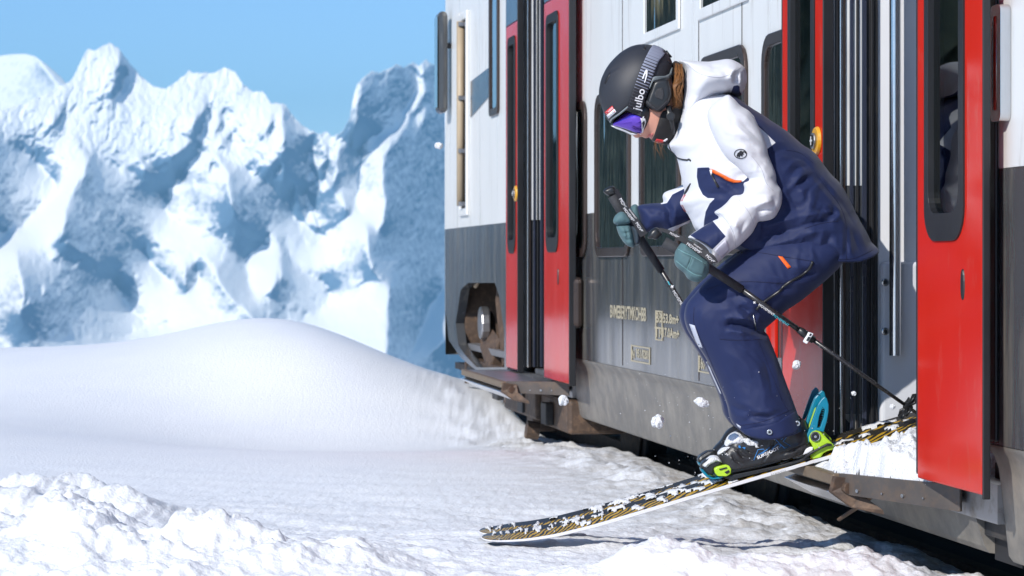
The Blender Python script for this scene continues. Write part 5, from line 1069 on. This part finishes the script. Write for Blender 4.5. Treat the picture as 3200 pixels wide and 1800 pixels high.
# --- mittens
def own2(o): return own(o)
nm = own(pillow('mitten', [(ZM([(1130, 800), (1060, 870), (1010, 950), (995, 1060), (1012, 1130), (1060, 1190), (1130, 1242), (1180, 1320), (1250, 1355), (1330, 1366), (1400, 1325), (1452, 1272), (1476, 1160), (1470, 1090), (1425, 1030), (1335, 950), (1235, 862)]), 7.715, .050, .045)], .0036, TEAL, None, folds(.004, .03, .06, 150, .7),
      [(ZM(l), .004, .0045, 7.68) for l in ([(1020, 900), (1120, 960), (1250, 1020), (1440, 1130)], [(1240, 1030), (1210, 1110), (1170, 1200)], [(1020, 1080), (1120, 1160), (1260, 1260), (1380, 1290)], [(1140, 830), (1110, 920)], [(1400, 1060), (1440, 1160), (1400, 1290)])]))
bnm = bvh_of([nm])
for L in ([(1020, 895), (1120, 955), (1250, 1015), (1440, 1125)], [(1240, 1025), (1210, 1105), (1170, 1195)], [(1020, 1075), (1120, 1155), (1260, 1255), (1380, 1285)]):
    MB().tube([hit(bnm, *q, .0004) for q in smooth_poly(ZM(L)+ZM(L)[::-1][1:-1], 4)[:4*(len(L)-1)+1]], .0007, 5).build('stitching', cloth('stitch_thread', (.22, .42, .42)), nm, smooth=True)
thn = pillow('thumb', [(ZM([(1080, 840), (1160, 780), (1240, 800), (1270, 880), (1180, 930), (1090, 930)]), 7.765, .03, .025)], .0036, TEAL, nm)
fm = own(pillow('mitten', [(ZM([(205, 590), (285, 566), (380, 575), (420, 640), (446, 760), (452, 880), (400, 888), (330, 852), (262, 762), (222, 680)]), 8.185, .045, .034), (ZM([(400, 585), (520, 640), (532, 830), (450, 850), (420, 700)]), 8.21, .04, .03), (ZM([(410, 320), (500, 322), (570, 560), (560, 640), (440, 560), (360, 470)]), 8.22, .045, .035)], .0038, TEAL, None, folds(.004, .03, .05, 160, .3),
      [(ZM(l), .004, .005, 8.15) for l in ([(230, 690), (320, 700), (420, 680)], [(270, 770), (360, 790), (440, 780)], [(320, 600), (350, 700), (370, 860)])]))
pillow('thumb', [(ZM([(158, 530), (175, 470), (215, 425), (270, 400), (330, 425), (400, 520), (385, 560), (300, 578), (190, 578)]), 8.165, .03, .028)], .0036, TEAL, fm, folds(.003, .02, .04, 170))
pillow('palm', [(ZM([(405, 600), (515, 640), (528, 825), (455, 845), (425, 700)]), 8.175, .035, .022)], .004, TEAL_D, fm)
# --- ski poles
def pole(label, pts, Ygrip, shaft_from, tip):
    """pts: grip top, grip end, shaft end in (px, py, Y)"""
    r0 = empty('ski_pole', P(*pts[-1])); tag(r0, label, 'ski pole', 'pair of ski poles'); inv = Matrix.Translation(-Vector(r0.location))
    def put(o): o.parent = r0; o.matrix_parent_inverse = inv; return o
    A, B, C = (P(*p) for p in pts); d = (C-A).normalized()
    return r0, put, A, B, C, d
npole, put, A, B, C, d_ = pole('black ski pole in the near hand slanting down past the knee', [(2050, 748, 7.735), (2319, 905, 7.76), (2872, 1296, 7.88)], 0, 0, 0)
G1 = P(2200, 828, 7.74)
put(MB().tube([P(2075, 756, 7.735), P(2120, 782, 7.735), P(2160, 806, 7.738), G1, B], [.017, .0165, .015, .0135, .0125], 14).build('foam_grip', FOAM, None, smooth=True))
put(pillow('grip_head', [(ZM([(632, 750), (650, 690), (690, 640), (740, 618), (780, 625), (800, 660), (835, 710), (750, 785), (690, 770), (640, 775)]), 7.735, .018, .016)], .003, PLAST, None))
put(MB().tube([B, B+(C-B)*.36], [.0088, .0082], 12).build('upper_shaft', CARBON, None, smooth=True)); J = B+(C-B)*.355
put(MB().tube([B+(C-B)*.315, B+(C-B)*.345, B+(C-B)*.40], [.0105, .0125, .0115], 12).build('clamp_sleeve', PLAST, None, smooth=True))
put(MB().tube([J, C], [.0073, .0052], 12).build('lower_shaft', CARBON, None, smooth=True))
put(plate('clamp_lever', ZTr([(950, 640), (988, 652), (940, 726), (912, 710)]), 7.79, .014, PRINTW, None)); put(plate('clamp_window', ZTr([(950, 672), (968, 678), (948, 706), (934, 700)]), 7.788, .004, PLAST, None, bevel=.001)); put(plate('clamp_window', ZTr([(962, 650), (976, 654), (966, 670), (954, 666)]), 7.788, .004, PLAST, None, bevel=.001))
def basket(put, c, ax, r):
    u = ax.orthogonal().normalized(); w = ax.cross(u)
    put(MB().tube([c-ax*.012, c+ax*.014], .011, 10).build('basket_hub', PLAST, None, bevel=.002))
    for k in range(6):
        a = k*math.pi/3+.3; e = u*math.cos(a)+w*math.sin(a); e2 = u*math.cos(a+.5)+w*math.sin(a+.5)
        put(MB().tube([c+e*.008, c+e*r, c+e2*r*1.02, c+e2*.009], .0042, 6).build('basket_petal', PLAST, None, smooth=True))
basket(put, B+(C-B)*.935, d_, .045)
put(MB().tube([C, C+d_*.03], [.0045, .0015], 8).build('pole_tip', STEEL, None, smooth=True))

def ribbon(put, px, Y, width, name='wrist_strap', texts=()):
    c = smooth_poly(px+px[::-1][1:-1], 6)[:6*(len(px)-1)+1]; c = [Vector(p) for p in c]; Lf, Rt = [], []
    for i, p in enumerate(c):
        t = (c[min(i+1, len(c)-1)]-c[max(i-1, 0)]).normalized(); nrm = Vector((-t.y, t.x)); w = width[0]+(width[1]-width[0])*i/(len(c)-1)
        Lf.append(p+nrm*w/2); Rt.append(p-nrm*w/2)
    n = len(c); Ys = [Y[0]+(Y[1]-Y[0])*i/(n-1) for i in range(n)]
    V = [P(p.x, p.y, y) for p, y in zip(Lf, Ys)]+[P(p.x, p.y, y+.006) for p, y in zip(Rt, Ys)]
    o = put(MB().add(V, [(i, i+1, n+i+1, n+i) for i in range(n-1)]).build(name, STRAPM, None)); m = o.modifiers.new('t', 'SOLIDIFY'); m.thickness = .002
    for body, t, off, size in texts:
        i = min(int(t*(n-1)), n-2); p = c[i]; tg = (c[i+1]-c[max(i-1, 0)]).normalized(); nr = Vector((-tg.y, tg.x)); q = p+nr*off
        put(text_drape(body, q.x, q.y, math.atan2(tg.y, tg.x), size, None, 0, PRINTW, None, guess=Ys[i]-.004-(0 if off > 0 else -.003)))
ribbon(put, ZM([(790, 650), (900, 675), (1010, 730), (1120, 790), (1260, 880), (1390, 970), (1500, 1040), (1540, 1110)]), (7.715, 7.655), (9, 27), texts=(('MOVEMENT', .33, 0, 9), ('MOVEMENT', .62, 4, 13), ('MOVEMENT', .62, -7, 6), ('MOVE', .88, 3, 13)))
put(text_drape('MOVEMENT', 2395, 968, math.radians(35.3), 11, None, 0, PRINTW, None, guess=7.757)); put(text_drape('MOVEMENT', 2440, 1001, math.radians(35.3), 11, None, 0, PRINTC, None, guess=7.765))
put(text_drape('+', 2357, 946, math.radians(35), 16, None, 0, PRINTW, None, guess=7.757, bold=.03))
fpole, put, A, B, C, d_ = pole('black ski pole in the far hand, lower end hidden behind the knee', [(1903, 590, 8.20), (2066, 845, 8.24), (2400, 1385, 8.46)], 0, 0, 0)
put(MB().tube([P(1913, 612, 8.20), P(1935, 650, 8.20), P(1968, 700, 8.205), P(2010, 760, 8.215), B], [.016, .0155, .0145, .0135, .0125], 14).build('foam_grip', FOAM, None, smooth=True))
put(pillow('grip_head', [(ZM([(18, 125), (60, 80), (130, 48), (170, 55), (200, 100), (210, 170), (110, 190), (60, 165)]), 8.20, .018, .016)], .003, PLAST, None))
put(MB().tube([B, C], [.0088, .006], 12).build('shaft', CARBON, None, smooth=True)); basket(put, B+(C-B)*.93, d_, .03)
ribbon(put, ZM([(200, 100), (260, 230), (330, 350), (420, 470), (500, 590), (580, 730)]), (8.175, 8.14), (12, 26), texts=(('MOVE', .30, 0, 14), ('MOVEMENT', .58, 5, 12), ('MOVEMENT', .58, -6, 7), ('MOVE', .85, 0, 13)))
put(text_drape('+', *ZM([(965, 1430)])[0], math.radians(58), 20, None, 0, PRINTW, None, guess=8.23, bold=.03)); put(text_drape('MOVEMENT', 2122, 938, math.radians(58), 13, None, 0, PRINTW, None, guess=8.24)); put(text_drape('~', *ZM([(925, 1380)])[0], math.radians(58), 22, None, 0, PRINTC, None, guess=8.23, bold=.03))
# --- snow on the step, flying clods
def so_world(s, o): return TO.x+s*ES.x+o*EN.x, TO.y+s*ES.y+o*EN.y
ss = np.arange(-.86, .17, .0052); oo = np.arange(-.75, .215, .0052); SS, OO = np.meshgrid(ss, oo)
outer = .25-.0*SS; edge = np.minimum.reduce([(OO+.75)/.1, (.206-OO)/.075, (.165-SS)/.06, (SS+.86)/.05])
edge = np.minimum(edge, (SS-(-.855+np.clip(OO, 0, 1)/.20*.45))/.05)
e_ = sstep(0, 1, edge+.5*fbm2(SS*16, OO*16, 3, 811))
hz_ = e_*(.22+.78*sstep(.05, -.40, SS+.25*np.clip(OO, 0, .3)))*(.070+.030*fbm2(SS*5, OO*5, 3, 801)+.022*fbm2(SS*16, OO*16, 4, 803, .6)+.02*np.exp(-((SS+.45)/.25)**2)+.012*np.clip(1-(worley2(SS*24, OO*24, 8)/.6)**2, 0, 1))
WXs, WYs = so_world(SS, OO); base_z = np.where(OO > -.02, .330, .335)
top = np.stack([WXs, WYs, base_z+np.maximum(hz_, 0)-.004*(e_ < .02)], -1)
fcs = grid_faces(len(oo), len(ss)); kp = (e_.ravel()[fcs] > .015).sum(1) >= 2
heap_ = np_mesh('snow_heap', top.reshape(-1, 3), fcs[kp], SNOWC); tag(heap_, 'heap of loose snow on the folding step under the ski tails', 'snow', kind='stuff')
def clod(px, py, Y, r, label, seed, sx=1., rot=0):
    bm = bmesh.new(); bmesh.ops.create_icosphere(bm, subdivisions=4, radius=1)
    co = np.array([v.co for v in bm.verts]); nrm = co.copy()
    dsp = 1+.30*perlin2(co[:, 0]*1.6+seed, co[:, 1]*1.6+co[:, 2], seed)+.09*perlin2(co[:, 0]*3.4+co[:, 2]*2, co[:, 1]*4+seed, seed+2)+.025*perlin2(co[:, 0]*10+co[:, 2]*7, co[:, 1]*10-co[:, 2]*5, seed+3)
    for v, q in zip(bm.verts, co*dsp[:, None]*r): v.co = Matrix.Rotation(rot, 3, 'Y') @ Vector((q[0]*sx, q[1], q[2]))
    me = bpy.data.meshes.new('snow_clod'); bm.to_mesh(me); bm.free(); o = link_mesh('snow_clod', me, SNOWC, None, True); o.location = P(px, py, Y); tag(o, label, 'snow clod', 'snow clods thrown up in the air')
for i, c in enumerate([(2056, 1318, 7.8, .020, 'angular snow clod in the air in front of the grey skirt', .95, 0), (2192, 1257, 7.7, .013, 'oblong snow clod in the air left of the trouser leg', 1.7, .4), (2488, 1140, 7.8, .014, 'round snow clod in front of the red door below the pole clamp', .9, .5), (1760, 1252, 9.5, .018, 'blurred snow clod in the air by the far step', 1.1, .3), 
                       (1372, 455, 11., .014, 'small snow clod in the air beside the cab mirror', 1.4, .2), (2668, 1230, 7.9, .0065, 'tiny snow bit in front of the black door post', 1.2, .5), (2789, 1271, 7.8, .008, 'tiny snow bit left of the pole basket', 1., .2)]):
    clod(c[0], c[1], c[2], c[3], c[4], 20+i*3, c[5], c[6])

# fine powder thrown off the ski
rp_ = np.random.RandomState(3); sv, sf = [], []; oct_v = np.array([(1, 0, 0), (-1, 0, 0), (0, 1, 0), (0, -1, 0), (0, 0, 1), (0, 0, -1)], float); oct_f = [(0, 2, 4), (2, 1, 4), (1, 3, 4), (3, 0, 4), (2, 0, 5), (1, 2, 5), (3, 1, 5), (0, 3, 5)]
for i in range(170):
    cxp, cyp, sg = ((2250, 1440, 90), (2580, 1400, 60), (2060, 1560, 110), (2420, 1330, 120), (2120, 1300, 120))[i % 5]
    q = P(cxp+rp_.normal()*sg, cyp-abs(rp_.normal())*sg*.6, 7.7+.35*rp_.rand()); r_ = .0007+.0016*rp_.rand()**3
    sv += [tuple(np.array(q)+v*r_*rp_.uniform(.7, 1.3)) for v in oct_v]; sf += [tuple(6*i+j for j in t) for t in oct_f]
tag(np_mesh('snow_spray', sv, sf, SNOWC), 'fine snow powder spraying around the boots and ski', 'snow', kind='stuff')
